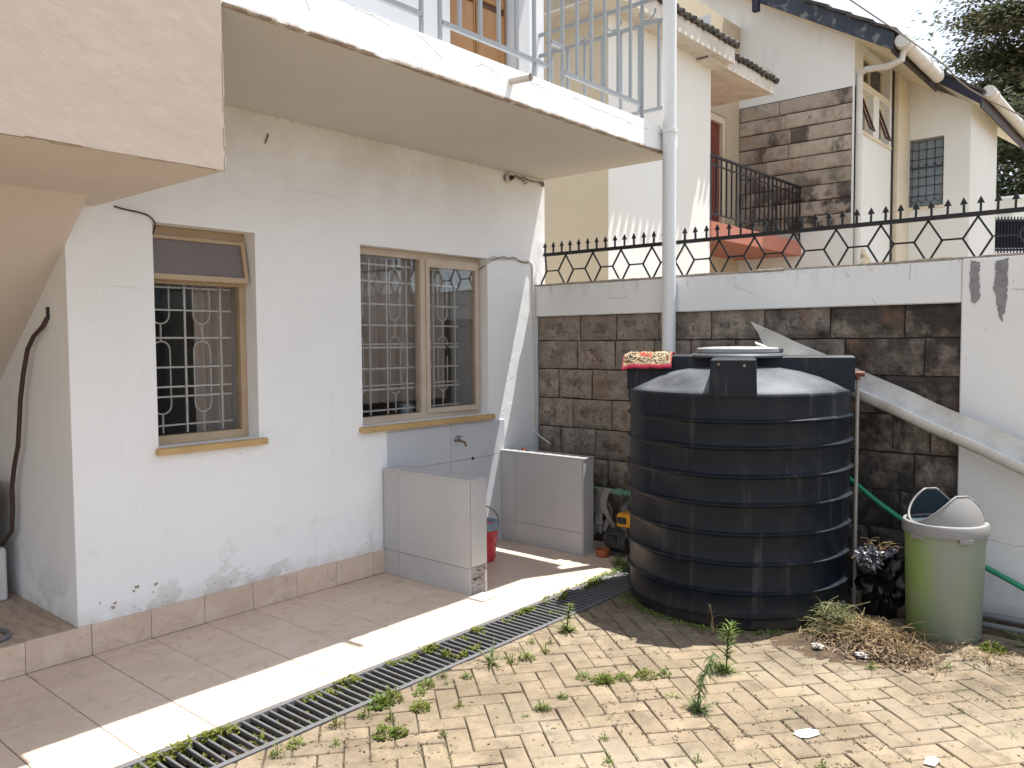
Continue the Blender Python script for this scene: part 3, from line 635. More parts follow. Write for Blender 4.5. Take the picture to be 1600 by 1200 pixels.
def window_two():
    F = WY+.085
    win = MB().box(3.505,3.548,F,F+.06,1.037,2.263).box(4.722,4.768,F,F+.06,1.037,2.263).box(4.128,4.176,F,F+.06,1.085,2.215).box(3.548,4.722,F,F+.06,1.037,1.085).box(3.548,4.722,F,F+.06,2.215,2.263).obj('window', M['pale'], house)
    MB().box(3.5485,4.1275,F+.025,F+.03,1.086,2.214).obj('pane', M['glass'], win)
    # hinged sash left slightly ajar
    b = MB().box(4.18,4.215,F-.035,F-.004,1.075,2.225).box(4.685,4.72,F-.035,F-.004,1.075,2.225).box(4.215,4.685,F-.035,F-.004,1.075,1.112).box(4.215,4.685,F-.035,F-.004,2.165,2.225)
    p = MB().box(4.216,4.684,F-.022,F-.017,1.113,2.164)
    for q in (b, p):
        for i, v in enumerate(q.v):
            a = R(-3.0); dx, dy = v[0]-4.72, v[1]-F; q.v[i] = (4.72+dx*math.cos(a)-dy*math.sin(a), F+dx*math.sin(a)*-1*-1+dy*math.cos(a), v[2])
    b.obj('sash', M['pale'], win); p.obj('sash_pane', M['glass'], win)
    MB().cbox(3.470,4.80,WY-.048,WY+.085,.995,1.034,.004).obj('sill', M['sill'], win)
    MB().box(4.40,4.415,F+.0,F+.01,1.50,1.58).obj('latch', M['dark'], win)
    gb = MB(); G = WY+.165
    for z in (1.12,1.27,1.42,1.57,1.73,1.88,2.04,2.16): gb.box(3.51,4.60,G-.004,G+.004,z-.006,z+.006)
    for z in (1.30,1.595): gb.box(3.51,4.60,G-.004,G+.004,z-.004,z+.004)
    for xx in (3.70,3.86,4.05,4.22,4.32,4.555): gb.box(xx-.005,xx+.005,G-.013,G-.0045,1.09,2.2)
    def loop(cx, z0, z1, hw):
        pts = [(cx+hw*math.cos(a), G+.012, z1-hw+hw*math.sin(a)) for a in [i*math.pi/8 for i in range(9)]] + [(cx+hw*math.cos(a), G+.012, z0+hw+hw*math.sin(a)) for a in [math.pi+i*math.pi/8 for i in range(9)]]
        gb.tube(pts+[pts[0]], .0048, 6)
    for cx in (3.61,3.955,4.44):
        loop(cx,1.23,1.65,.05); loop(cx,1.77,2.14,.05); gb.tube([(cx,G+.012,1.65),(cx,G+.012,1.77)],.006,6); gb.tube([(cx,G+.012,1.09),(cx,G+.012,1.23)],.006,6); gb.tube([(cx,G+.012,2.14),(cx,G+.012,2.2)],.006,6)
    gb.obj('grille', M['grille'], win)
    # glazed tiles lining the inner reveal
    for k in range(7): MB().cbox(4.758,4.7695,WY+.148,WY+.40,1.05+k*.172,1.219+k*.172,.001).obj('reveal_tile', M['wtile'], win)
window_one(); window_two()
MB().box(2.70,2.712,WY+.21,WY+.55,1.04,2.2).obj('reveal_lining', M['wtile'], house)
def curtain(x0, x1, y, z0, z1, label, n=70, amp=.022, wl=.085):
    b = MB(); vv = []
    for i in range(n+1):
        x = x0+(x1-x0)*i/n; yy = y+amp*math.sin(2*math.pi*x/wl)+amp*.6*math.sin(2*math.pi*x/(wl*2.3)+1)
        vv.append((x, yy, z0+rnd(-.002,.002))); vv.append((x, yy+.006*math.sin(9*x), z1))
    b.add(vv, [(2*i, 2*i+2, 2*i+3, 2*i+1) for i in range(n)])
    return tag(b.obj('curtain', M['curtain'], loc=((x0+x1)/2, y, z0), smooth=60, recalc=False), label, 'curtain', 'curtains behind the barred windows')
curtain(2.46, 2.70, WY+.30, .9, 2.3, 'narrow brown curtain drawn to the right side of the vent-topped window', 30)
curtain(3.64, 4.58, WY+.32, 1.16, 2.3, 'wide brown grey curtain hanging across the two-part window')
tag(MB().lathe([(.0,0),(.055,0),(.062,.09),(.058,.09),(.05,.005)], 20, (4.13,WY+.26,1.05)).obj('tub', M['bluelid'], loc=(4.13,WY+.26,1.05), smooth=40), 'small blue grey tub inside the two-part window, below the curtain', 'tub')

# ================================================================== WASHING BAY WALLS
def wing(x0, x1, y0, label, broken):
    t = thing('tiled_partition', label, 'low wall', ((x0+x1)/2, (y0+WY)/2, 0), 'low tiled walls of the washing bay')
    MB().box(x0+.008, x1-.008, y0+.008, WY-.013, 0, .722).obj('core', M['cement'], t)
    for (ya, yb) in ((y0+.012, WY-.166), (WY-.163, WY-.0135)):
        for (za, zb) in ((.001, .168), (.171, .722)):
            MB().cbox(x0, x0+.0075, ya, yb, za, zb, .001).obj('tile', M['gtile'], t)
            MB().cbox(x1-.0075, x1, ya, yb, za, zb, .001).obj('tile', M['gtile'], t)
    MB().cbox(x0+.001, x1, y0, y0+.0075, .186 if broken else .001, .722, .001).obj('tile', M['gtile'], t)
    MB().cbox(x0-.004, x1+.003, y0-.004, WY-.0135, .7225, .736, .002).obj('coping_tile', M['gtile'], t)
    if broken:
        b = MB()
        for k in range(26):
            px, pz = rnd(x0+.012, x1-.012), rnd(.0, .19); s = rnd(.006, .018); b.cbox(px-s, px+s, y0+.001, y0+.008, pz, pz+s*1.3, .002)
        kind(b.obj('exposed_mortar', M['cement'], t), 'stuff')
        MB().prism([(x1-.022,.0),(x1-.0,.0),(x1-.0,.19),(x1-.014,.15),(x1-.02,.09),(x1-.012,.05)], .006, 1, y0+.001).obj('tile_shard', M['gtile'], t)
wing(3.665, 3.805, 3.492, 'low grey tiled partition with its end tile broken away near the floor', True)
wing(4.90, 5.03, 3.515, 'low grey tiled partition beside the stone boundary wall, behind the bucket', False)
tag(MB().cbox(-.075,.065,-.06,.06,0,.009,.002).obj('loose_tile', M['gtile'], loc=(3.69,3.42,.002), local=True), 'pale loose tile lying on the floor at the foot of the broken partition', 'tile').rotation_euler = (0,0,.05)
# tap
t = thing('wall_tap', 'small worn metal tap on the tiled wall below the two-part window', 'tap', (4.374, WY-.012, .86))
MB().tube([(4.374,WY-.012,.86),(4.374,WY-.075,.86)],.011,10).tube([(4.374,WY-.07,.86),(4.37,WY-.12,.855),(4.37,WY-.135,.825)],.009,8).tube([(4.374,WY-.055,.86),(4.374,WY-.055,.89)],.008,8).obj('body', M['chrome'], t, smooth=40)
MB().cbox(4.344,4.404,WY-.062,WY-.048,.890,.898,.002).obj('handle', M['chrome'], t)
tag(MB().lathe([(0,0),(.012,0),(.012,.008),(0,.008)],12).obj('pipe_stub', M['cabled'], loc=(4.569,WY-.012,.701), local=True), 'dark round pipe stub in the tiled wall below and right of the tap', 'pipe').rotation_euler = (R(90),0,0)
# bucket
bc = (4.338, 4.03, 0)
t = thing('bucket', 'red plastic bucket with blue grey rim and wire handle behind the partition', 'bucket', bc)
MB().lathe([(0,0),(.088,0),(.09,.01),(.105,.13),(.108,.14),(.112,.145),(.122,.25),(.118,.25),(.10,.02),(0,.02)],32,bc).obj('body', M['red'], t, smooth=40)
MB().lathe([(.119,.235),(.131,.237),(.135,.255),(.131,.285),(.120,.292),(.10,.285),(.09,.27),(.112,.24)],32,bc).obj('rim', M['bluelid'], t, smooth=40)
MB().lathe([(.0,.262),(.085,.262),(.09,.27),(.0,.275)],24,bc).obj('strainer', M['red'], t)
MB().tube([(bc[0]+.13*math.cos(a)*.5, bc[1]-.125*math.cos(a)*.9, .285+.12*math.sin(a)) for a in [math.pi*i/14 for i in range(15)]], .0055, 6).obj('handle', M['grey'], t, smooth=60)

# ================================================================== BOUNDARY WALL
bw = thing('boundary_wall', 'dark quarry stone boundary wall with a white painted cap and white end section', 'wall', (5.46, 2, 0))
PY = 1.118
MB().box(5.405, 5.55, PY+.002, WY-.002, -.1, 1.818).obj('mortar', M['mortar'], bw)
def block(y0, y1, z0, z1, X, m, parent, depth=.03, rough=.010, nm='stone_block', mg=.028):
    ny, nz = 7, 5; b = MB(); sd = rnd(0, 99); vv = []; at = []
    us = [0, min(.2, mg/(y1-y0))]+[k/(ny-3) for k in range(1, ny-3)]; us = sorted(set([0, mg/(y1-y0)]+[mg/(y1-y0)+(1-2*mg/(y1-y0))*k/3 for k in (1,2)]+[1-mg/(y1-y0), 1]))
    ws = sorted(set([0, mg/(z1-z0)]+[mg/(z1-z0)+(1-2*mg/(z1-z0))*k/2 for k in (1,)]+[1-mg/(z1-z0), 1]))
    for w_ in ws:
        for u_ in us:
            e = u_ in (0, 1) or w_ in (0, 1); e2 = u_ in (us[1], us[-2]) or w_ in (ws[1], ws[-2])
            y = y0+(y1-y0)*u_; z = z0+(z1-z0)*w_
            h = 0 if e else (.004 if e2 else .004+rough*(.5+mnoise.noise(Vector((y*6+sd, z*6, sd)))))
            j = .003
            vv.append((X-h+(.006 if e else 0), y+rnd(-j, j), z+rnd(-j, j))); at.append(1. if (e or e2) else 0.)
    nu = len(us); nw = len(ws)
    f = [(k*nu+i, k*nu+i+1, (k+1)*nu+i+1, (k+1)*nu+i) for k in range(nw-1) for i in range(nu-1)]
    ring = [i for i in range(nu)] + [k*nu+nu-1 for k in range(1, nw)] + [(nw-1)*nu+i for i in range(nu-2, -1, -1)] + [k*nu for k in range(nw-2, 0, -1)]
    n0 = len(vv)
    for i in ring: vv.append((X+depth, vv[i][1], vv[i][2])); at.append(1.)
    for i in range(len(ring)): f.append((ring[i], n0+i, n0+(i+1) % len(ring), ring[(i+1) % len(ring)]))
    b.add(vv, f); o = b.obj(nm, m, parent)
    a = o.data.attributes.new('margin', 'FLOAT', 'POINT')
    for i, q in enumerate(at): a.data[i].value = q
    return o
rows = [(1.618,1.816),(1.384,1.608),(1.142,1.374),(.902,1.132),(.662,.892),(.422,.652),(.182,.412),(-.06,.172)]
off = [None, [4.345,3.93,3.563,3.21,2.90,2.552,2.17,1.793,1.319,PY], [4.345,4.12,3.784,3.43,3.08,2.70,2.30,1.95,1.55,PY], [4.345,3.977,3.593,3.22,2.9,2.52,2.1,1.79,1.491,1.279,PY]]
for i, (z0, z1) in enumerate(rows):
    ys = off[i] if i < 4 and off[i] else None
    if ys is None:
        ys = [4.345]; 
        while ys[-1]-PY > .55: ys.append(ys[-1]-rnd(.30, .46))
        ys.append(PY) if i == 0 or True else 0
        if i == 4: ys = [4.345,4.1,3.75,3.4,3.0,2.6,2.2,1.85,1.365,PY]
    for k in range(len(ys)-1): block(ys[k+1]+.005, ys[k]-.005, z0, z1, 5.392+rnd(-.004,.004), M['stone'], bw)
MB().cbox(BX, 5.56, PY, WY-.002, 1.818, 2.073, .006).obj('cap', M['cap'], bw)
tp = MB()
y = WY-.004
while y > -3:
    y2 = y-rnd(.12,.3); tp.cbox(BX-.004+rnd(-.004,.006), 5.563, y2+.002, y, 2.0735, 2.083+rnd(0,.008), .003); y = y2
tp.obj('mortar_topping', M['roughcap'], bw)
MB().cbox(BX-.008, 5.56, -3.0, PY-.002, -.1, 2.073, .006).obj('end_section', M['boundwhite'], bw)
def patch(pts):
    P = []
    for i in range(len(pts)):
        a, b2 = pts[i], pts[(i+1) % len(pts)]
        for k in range(8):
            t_ = k/8; P.append((a[0]+(b2[0]-a[0])*t_+rnd(-.0045,.0045), a[1]+(b2[1]-a[1])*t_+rnd(-.004,.004)))
    MB().prism(P, .0035, 0, BX-.0115).obj('cement_patch', M['patch'], bw)
patch([(1.074,2.063),(1.02,2.046),(1.026,1.991),(1.02,1.852),(1.024,1.834),(1.048,1.807),(1.067,1.826),(1.074,1.947)])
patch([(.944,2.05),(.88,2.06),(.882,1.928),(.887,1.801),(.904,1.702),(.921,1.729),(.939,1.84),(.954,1.895),(.942,1.968)])

def crack(nm, pts, ax, c, parent, w=.0022):
    P = []
    for i in range(len(pts)-1):
        a, b2 = pts[i], pts[i+1]
        for k in range(4):
            t_ = k/4; j = .005 if k else 0
            P.append((a[0]+(b2[0]-a[0])*t_+rnd(-j,j), a[1]+(b2[1]-a[1])*t_+rnd(-j,j)))
    P.append(pts[-1]); b = MB()
    for i in range(len(P)-1):
        p, q = P[i], P[i+1]; l_ = math.hypot(q[0]-p[0], q[1]-p[1]) or 1; nx_, ny_ = -(q[1]-p[1])/l_*w*.5*rnd(.5,1.2), (q[0]-p[0])/l_*w*.5*rnd(.5,1.2)
        pts4 = [(p[0]+nx_,p[1]+ny_),(q[0]+nx_,q[1]+ny_),(q[0]-nx_,q[1]-ny_),(p[0]-nx_,p[1]-ny_)]
        b.quad(*[((u_, c, v_) if ax == 1 else (c, u_, v_)) for u_, v_ in pts4])
    b.obj(nm, M['crackm'], parent, recalc=False)
M['crackm'] = mat('open crack', (.20,.18,.155), 1)
for pts in ([(1.79,2.06),(1.785,2.03),(1.76,2.015),(1.785,2.01)],[(2.55,1.99),(2.50,1.965),(2.46,1.955),(2.40,1.92)],[(1.62,1.86),(1.60,1.83),(1.595,1.82)],[(2.9,2.07),(2.91,2.02),(2.895,1.98)],[(1.40,2.06),(1.405,2.0),(1.40,1.97)],[(3.6,1.95),(3.5,1.94),(3.42,1.95)]): crack('crack', pts, 0, BX-.001, bw)
for pts in ([(1.02,.44),(.93,.435),(.86,.425),(.80,.42),(.70,.43),(.55,.41)],[(.86,1.88),(.82,1.882),(.78,1.87)]): crack('crack', pts, 0, BX-.009, bw)
for pts in ([(2.87,3.165),(2.95,3.13),(3.02,3.10),(3.05,3.08)],[(3.30,3.10),(3.36,3.135),(3.42,3.13),(3.46,3.12),(3.50,3.10)],[(2.45,3.178),(2.52,3.17),(2.60,3.165),(2.70,3.15)],[(3.72,3.15),(3.80,3.13),(3.86,3.135),(3.92,3.12)],[(4.2,3.14),(4.45,3.12),(4.6,3.125),(4.9,3.11),(5.1,3.115)],[(2.2,3.13),(2.23,3.09)],[(2.9,3.03),(2.91,2.995)]): crack('crack', pts, 1, 3.0882, house, .002)
for pts in ([(3.1,.165),(3.11,.30),(3.09,.42),(3.12,.50)],[(3.0,2.55),(3.2,2.56),(3.35,2.545)],[(1.85,1.9),(1.95,1.91),(2.0,1.90)]): crack('crack', pts, 1, WY-.0012, house, .0011)
crack('crack', [(1.66,4.0),(1.68,3.7),(1.70,3.55),(1.73,3.4),(1.745,3.2),(1.76,3.0)], 1, 3.079, house, .003)
MB().cbox(4.97, BX-.010, -.6, 1.30, -.012, .012, .01).obj('soil_bed', M['soil'], bw)

# ---- spiked fence on the wall
fe = thing('spiked_fence', 'black iron fence with arrow spikes and diamond lattice along the wall top', 'fence', (5.45, 2, 2.08))
FX = 5.45; FT = 2.343
MB().box(FX-.014, FX+.014, -2.2, 4.315, FT-.016, FT+.010).obj('top_rail', M['iron'], fe)
sp = MB().box(-.006,.006,-.006,.006,0,.052).add([(-.005,-.021,.050),(-.005,.021,.050),(-.005,0,.092),(.005,-.021,.050),(.005,.021,.050),(.005,0,.092)], [(0,1,2),(5,4,3),(0,3,4,1),(1,4,5,2),(2,5,3,0)])
spm = sp.mesh('spike'); spm.materials.append(M['iron'])
y = 4.319-.015
k = 0
while y > -.6:
    bent = 2.04 < y < 2.28
    inst(spm, 'spike', fe, (FX, y, FT+.009), rot=(R(rnd(-22,-10)) if bent else R(rnd(-2,2)), 0, R(62) if bent else rnd(-.15,.15))); y -= .0881; k += 1
Ts = [4.368-.2763*k for k in range(0, 19)]
zb, zm, zt = 2.088, 2.200, FT-.018
def lat(a, b): MB().bar(a, b, .011, .011).obj('lattice_bar', M['iron'], fe)
for k, T in enumerate(Ts):
    T1 = T+rnd(-.006,.006)
    if k > 0: lat((FX,T1,zt),(FX,T1+.078,zm)); lat((FX,T1+.078,zm),(FX,T1+.012,zb)); lat((FX,T1+.078,zm+.002),(FX,T1+.2763-.078,zm+.002))
    lat((FX,T1 if k else 4.30,zt),(FX,T1-.078,zm)); lat((FX,T1-.078,zm),(FX,T1-.012,zb))

# ================================================================== PIPES ON THE HOUSE
t = thing('downpipe', 'tall white rainwater downpipe at the balcony corner, running down behind the tank', 'pipe', (5.30, 3.03, 0))
MB().tube([(5.305,3.03,0),(5.302,3.03,3.0),(5.296,3.03,6.3)],.05,24).obj('pipe', M['pvc'], t, smooth=40)
MB().lathe([(.051,-.018),(.056,-.016),(.056,.016),(.051,.018)],24,(5.302,3.03,3.13)).box(5.24,5.36,3.078,3.088,3.118,3.142).obj('clip', M['pvc'], t, smooth=40)
MB().cbox(5.36,5.44,3.04,3.088,3.02,3.16,.006).obj('fixing_block', M['fascia'], t)
dp = MB(); n = 16; P0 = Vector((3.60,3.09,3.10)); P1 = Vector((3.606,2.945,3.093))
dp.tube([P0, P1], .021, n, cap=False); dp.tube([P1, P0+Vector((0,.02,0))], .0175, n, cap=False); 
tag(dp.obj('waste_pipe', M['pvcold'], loc=P0, smooth=40), 'short cream drain pipe sticking out of the white balcony edge', 'pipe')

# cables and wall fittings
t = thing('lamp_holder', 'round dirty bulb holder with tangled wires under the balcony', 'lamp holder', (5.02, WY-.01, 2.93))
def disc(c, r, d): 
    m_ = MB().lathe([(0,0),(r,0),(r*.95,d*.5),(r*.7,d),(r*.55,d),(r*.5,d*.5),(0,d*.5)],20)
    m_.v = [(p[0]+c[0], c[1]-p[2], c[2]+p[1]) for p in m_.v]; return m_
disc((5.02,WY-.002,2.925),.042,.035).obj('base', M['pvcold'], t, smooth=40)
disc((5.02,WY-.02,2.925),.02,.04).obj('socket', M['dark'], t, smooth=40)
MB().tube([(4.985,WY-.01,2.95),(4.965,WY-.012,2.925),(4.98,WY-.01,2.90)],.006,5).tube([(5.05,WY-.01,2.94),(5.10,WY-.014,2.958),(5.15,WY-.02,2.935),(5.22,WY-.01,2.965),(5.30,WY-.014,2.94),(5.40,WY-.01,2.95),(5.46,WY-.01,2.935)],.006,5).tube([(5.06,WY-.01,2.93),(5.13,WY-.012,2.965),(5.19,WY-.02,2.93),(5.26,WY-.01,2.95),(5.36,WY-.01,2.945),(5.48,WY-.01,2.958)],.005,5).tube([(5.19,WY-.02,2.93),(5.22,WY-.02,2.905),(5.25,WY-.02,2.93)],.005,5).tube([(5.46,WY-.012,2.96),(5.47,WY-.012,2.92)],.012,6).obj('wire', M['cable'], t)
def cable(name, pts, r, m, label, cat='cable', sub=6):
    P = [Vector(p) for p in pts]; out = []
    for i in range(len(P)-1):
        p0, p1, p2, p3 = P[max(i-1,0)], P[i], P[i+1], P[min(i+2, len(P)-1)]
        for k in range(sub):
            s = k/sub; out.append(.5*((2*p1)+(-p0+p2)*s+(2*p0-5*p1+4*p2-p3)*s*s+(-p0+3*p1-3*p2+p3)*s**3))
    out.append(P[-1])
    return tag(MB().tube(out, r, 8).obj(name, m, loc=P[0], smooth=60), label, cat)
Y = WY-.008
cable('wall_cable', [(4.73,WY+.06,2.20),(4.76,Y-.01,2.23),(4.80,Y,2.272),(4.87,Y,2.283),(4.93,Y,2.270),(5.06,Y,2.279),(5.2,Y,2.274),(5.265,Y,2.276),(5.318,Y,2.245),(5.325,Y,2.15),(5.328,Y,1.951),(5.333,Y,1.7),(5.338,Y,1.465),(5.345,Y,.98),(5.35,Y-.01,.84),(5.30,Y-.2,.76)], .0075, M['pvcold'], 'pale cable running from the two-part window down the wall corner to the partition')
cable('vent_cable', [(4.74,WY+.06,2.18),(4.79,Y-.006,2.245),(4.85,Y-.006,2.262),(4.95,Y-.006,2.29),(5.0,Y-.006,2.278),(5.08,Y-.006,2.292),(5.17,Y-.006,2.265),(5.25,Y-.008,2.262)], .005, M['cable'], 'second thin frayed wire looping over the top right corner of the two-part window')
cable('window_wire', [(1.887,Y,2.321),(1.926,Y-.004,2.313),(1.97,Y,2.309),(2.009,Y-.006,2.304),(2.067,Y,2.292),(2.101,Y,2.255),(2.106,WY+.03,2.20)], .0042, M['cabled'], 'thin dark wire entering the top left corner of the vent-topped window', 'wire')
tag(MB().tube([(2.79,Y,2.805),(2.80,Y,2.83),(2.808,Y,2.845),(2.812,Y,2.865)],.004,5).obj('wire_stub', M['cabled'], loc=(2.8,Y,2.83)), 'short dark wire stub sticking out of the wall below the balcony', 'wire')
t = thing('hanging_hose', 'dark brown pipe hanging down the side wall under the stairs', 'hose', (1.63, 4.8, 1.2))
hp = [(1.640,4.595,1.745),(1.625,4.62,1.70),(1.615,4.72,1.65),(1.61,4.80,1.58),(1.605,4.86,1.45),(1.605,4.92,1.30),(1.605,4.955,1.15),(1.605,4.98,1.05),(1.605,5.05,.93),(1.605,5.10,.80),(1.605,5.10,.68),(1.605,5.13,.55),(1.56,5.26,.40),(1.50,5.40,.19)]
MB().tube(hp, .012, 8).obj('hose', M['brownhose'], t, smooth=60)
MB().box(1.635,1.644,4.575,4.60,1.735,1.80).obj('hook', M['dark'], t)
cable('floor_hose', [(.9,4.75,.172),(1.15,4.72,.172),(1.34,4.62,.172),(1.375,4.50,.172),(1.30,4.42,.172),(.95,4.40,.172)], .012, M['grey'], 'grey hose loop lying on the raised floor at the left edge', 'hose')
t = thing('appliance', 'white appliance standing on the raised floor at the left edge', 'appliance', (1.38, 5.45, .158))
MB().cbox(1.05,1.575,5.13,5.75,.16,.46,.01).obj('body', M['whitebox'], t)
MB().cbox(1.10,1.53,5.124,5.1295,.20,.30,.002).obj('vent_panel', M['grey'], t)
b = MB().cbox(1.0,1.52,5.16,5.7,.462,.82,.006)
for i, p in enumerate(b.v): b.v[i] = (p[0]+(p[2]-.5)*.16, p[1], p[2])
tag(b.obj('cardboard_box', M['card'], loc=(1.3,5.5,.502)), 'sagging brown cardboard box on top of the white appliance', 'box')

# ================================================================== WATER TANK
TC = Vector((4.74, 2.226, 0)); TR = .656
tk = thing('water_tank', 'big ribbed black plastic water tank standing on the pavers', 'water tank', TC)
prof = [(0,.0),(TR-.02,.0),(TR-.005,.012),(TR,.03)]
for z in (.085,.215,.378,.542,.705,.862,1.02,1.165):
    prof += [(TR,z-.024),(TR+.006,z-.014),(TR+.018,z-.006),(TR+.019,z+.001),(TR+.008,z+.007),(TR+.001,z+.011),(TR,z+.022)]
prof += [(TR,1.27),(TR+.002,1.285),(TR+.006,1.298),(TR,1.310),(TR-.02,1.318),(TR-.07,1.345),(TR-.16,1.386),(TR-.27,1.42),(TR-.40,1.445),(TR-.52,1.452),(0,1.455)]
tb = MB().lathe(prof, 96, TC)
for i, p in enumerate(tb.v):
    q = Vector(p)-TC; k = 1+.010*mnoise.noise(Vector((q.x*2.2, q.y*2.2, q.z*1.6)))*(1 if .05 < q.z < 1.29 else 0)
    dz = .006*mnoise.noise(Vector((q.x*3, q.y*3, q.z*.7+5))) if .07 < q.z < 1.2 else 0
    tb.v[i] = (TC.x+q.x*k, TC.y+q.y*k, q.z+dz)
tb.obj('body', M['tank'], tk, smooth=35)
va = math.atan2(TC.y, TC.x)
def arm(ang, name='arm', w0=.128, w1=.118, z1=1.508, rr=.667):
    d = Vector((math.cos(ang), math.sin(ang), 0)); n_ = Vector((-d.y, d.x, 0)); b = MB(); z0 = 1.30
    pts = []
    for (r_, wz) in ((.18, 0), (rr-.003, 0), (.18, 1), (rr-.012, 1)): pass
    v = []
    for (z, w_) in ((z0, w0), (z1-.012, w1), (z1, w1-.012)):
        for (r_, s_) in ((.12, -1), (rr-(.0 if z < z1-.001 else .012), -1), (rr-(.0 if z < z1-.001 else .012), 1), (.12, 1)):
            v.append(TC+d*r_+n_*s_*w_+Vector((0,0,z)))
    f = [(0,3,2,1)]
    for k in range(2):
        for i in range(4): f.append((k*4+i, k*4+(i+1) % 4, k*4+4+(i+1) % 4, k*4+4+i))
    f.append((8,9,10,11)); b.add(v, f); return b.obj(name, M['tankarm'], tk)
AF = va+math.pi+R(-2)
for k in range(4): arm(AF+k*math.pi/2, z1=1.508+(.012 if k in (0, 1) else 0)*0+.004*k)
MB().lathe([(0,1.50),(.285,1.50),(.29,1.512),(.28,1.523),(.262,1.526),(0,1.526)],48,TC).obj('manhole', M['tank'], tk, smooth=35)
MB().lathe([(0,1.5265),(.238,1.5265),(.247,1.532),(.247,1.553),(.24,1.559),(.15,1.566),(0,1.568)],48,TC).obj('lid', M['lidtop'], tk, smooth=35)
ld = Vector((math.sin(va), -math.cos(va), 0))
a_ = TC+ld*.235; MB().cbox(a_.x-.03,a_.x+.03,a_.y-.03,a_.y+.03,1.527,1.556,.006).obj('lid_clasp', M['tank'], tk)
fd = Vector((math.cos(AF), math.sin(AF), 0)); fn = Vector((-fd.y, fd.x, 0))
for (s_, z) in ((-.075,1.475),(.06,1.468)):
    c = TC+fd*.667+fn*s_+Vector((0,0,z)); MB().tube([c, c+fd*.008],.008,8).obj('bolt', M['chrome'], tk)
# rug over the left arm
LA = AF-math.pi/2; ldv = Vector((math.cos(LA), math.sin(LA), 0))
if ldv.dot(Vector((-math.sin(va), math.cos(va), 0))) < 0: ldv = -ldv
cv = Vector((-math.cos(va), -math.sin(va), 0)); cv = (cv-ldv*cv.dot(ldv)).normalized()
nu, nv = 22, 16; V = []; bd = []; rs = []
sec = [(-.15,1.515),(-.10,1.523),(0,1.526),(.06,1.532),(.105,1.534),(.128,1.522),(.15,1.495),(.17,1.465),(.19,1.438)]
def secp(t_):
    f = t_*(len(sec)-1); i = min(int(f), len(sec)-2); q = f-i; return (sec[i][0]+(sec[i+1][0]-sec[i][0])*q, sec[i][1]+(sec[i+1][1]-sec[i][1])*q)
for lay in (0, 1):
    for j in range(nv+1):
        for i in range(nu+1):
            u_ = .385+.305*i/nu; vv_, zz = secp(j/nv)
            u_ += -.03*(1-j/nv)*0
            dz = .002*math.sin(i*.9+j*.4)+.001*math.sin(i*2.1)
            if i > nu-3: dz -= .02*(i-nu+3)/3
            p = TC+ldv*u_+cv*(vv_)+Vector((0,0,zz+dz+.004 - lay*.007)); V.append(p)
            e = 1. if (i in (0, nu) or j >= nv-1) else 0.
            bd.append(e); rs.append(1. if 7 < i < 15 and 9 <= j <= 11 else 0.)
W_ = nu+1; n0 = W_*(nv+1); F_ = []
for j in range(nv):
    for i in range(nu):
        F_.append((j*W_+i, j*W_+i+1, (j+1)*W_+i+1, (j+1)*W_+i)); F_.append((n0+j*W_+i, n0+(j+1)*W_+i, n0+(j+1)*W_+i+1, n0+j*W_+i+1))
ring = [i for i in range(W_)]+[j*W_+nu for j in range(1, nv+1)]+[nv*W_+i for i in range(nu-1, -1, -1)]+[j*W_ for j in range(nv-1, 0, -1)]
for k in range(len(ring)): a2, b2 = ring[k], ring[(k+1) % len(ring)]; F_.append((a2, n0+a2, n0+b2, b2))
rb = MB(); rb.add(V, F_); rg = rb.obj('rug', M['rug'], loc=TC+ldv*.5+Vector((0,0,1.5)), smooth=60)
tag(rg, 'small floral rug with a crimson border draped over the tank top', 'rug')
for nm, arr in (('border', bd), ('rose', rs)):
    at = rg.data.attributes.new(nm, 'FLOAT', 'POINT')
    for i, q in enumerate(arr): at.data[i].value = q

# standpipe
t = thing('standpipe', 'thin grey standpipe with a rusty elbow on the right of the tank', 'pipe', (4.96, 1.565, 0))
MB().tube([(4.958,1.572,0),(4.957,1.572,1.375)],.0105,12).obj('pipe', M['oldpipe'], t, smooth=40)
MB().tube([(4.957,1.572,1.365),(4.957,1.572,1.41)],.015,12).tube([(4.93,1.66,1.40),(4.957,1.572,1.402),(4.965,1.545,1.402)],.014,10).tube([(4.958,1.575,1.402),(4.966,1.535,1.402)],.016,10).obj('elbow', M['rust'], t, smooth=40)

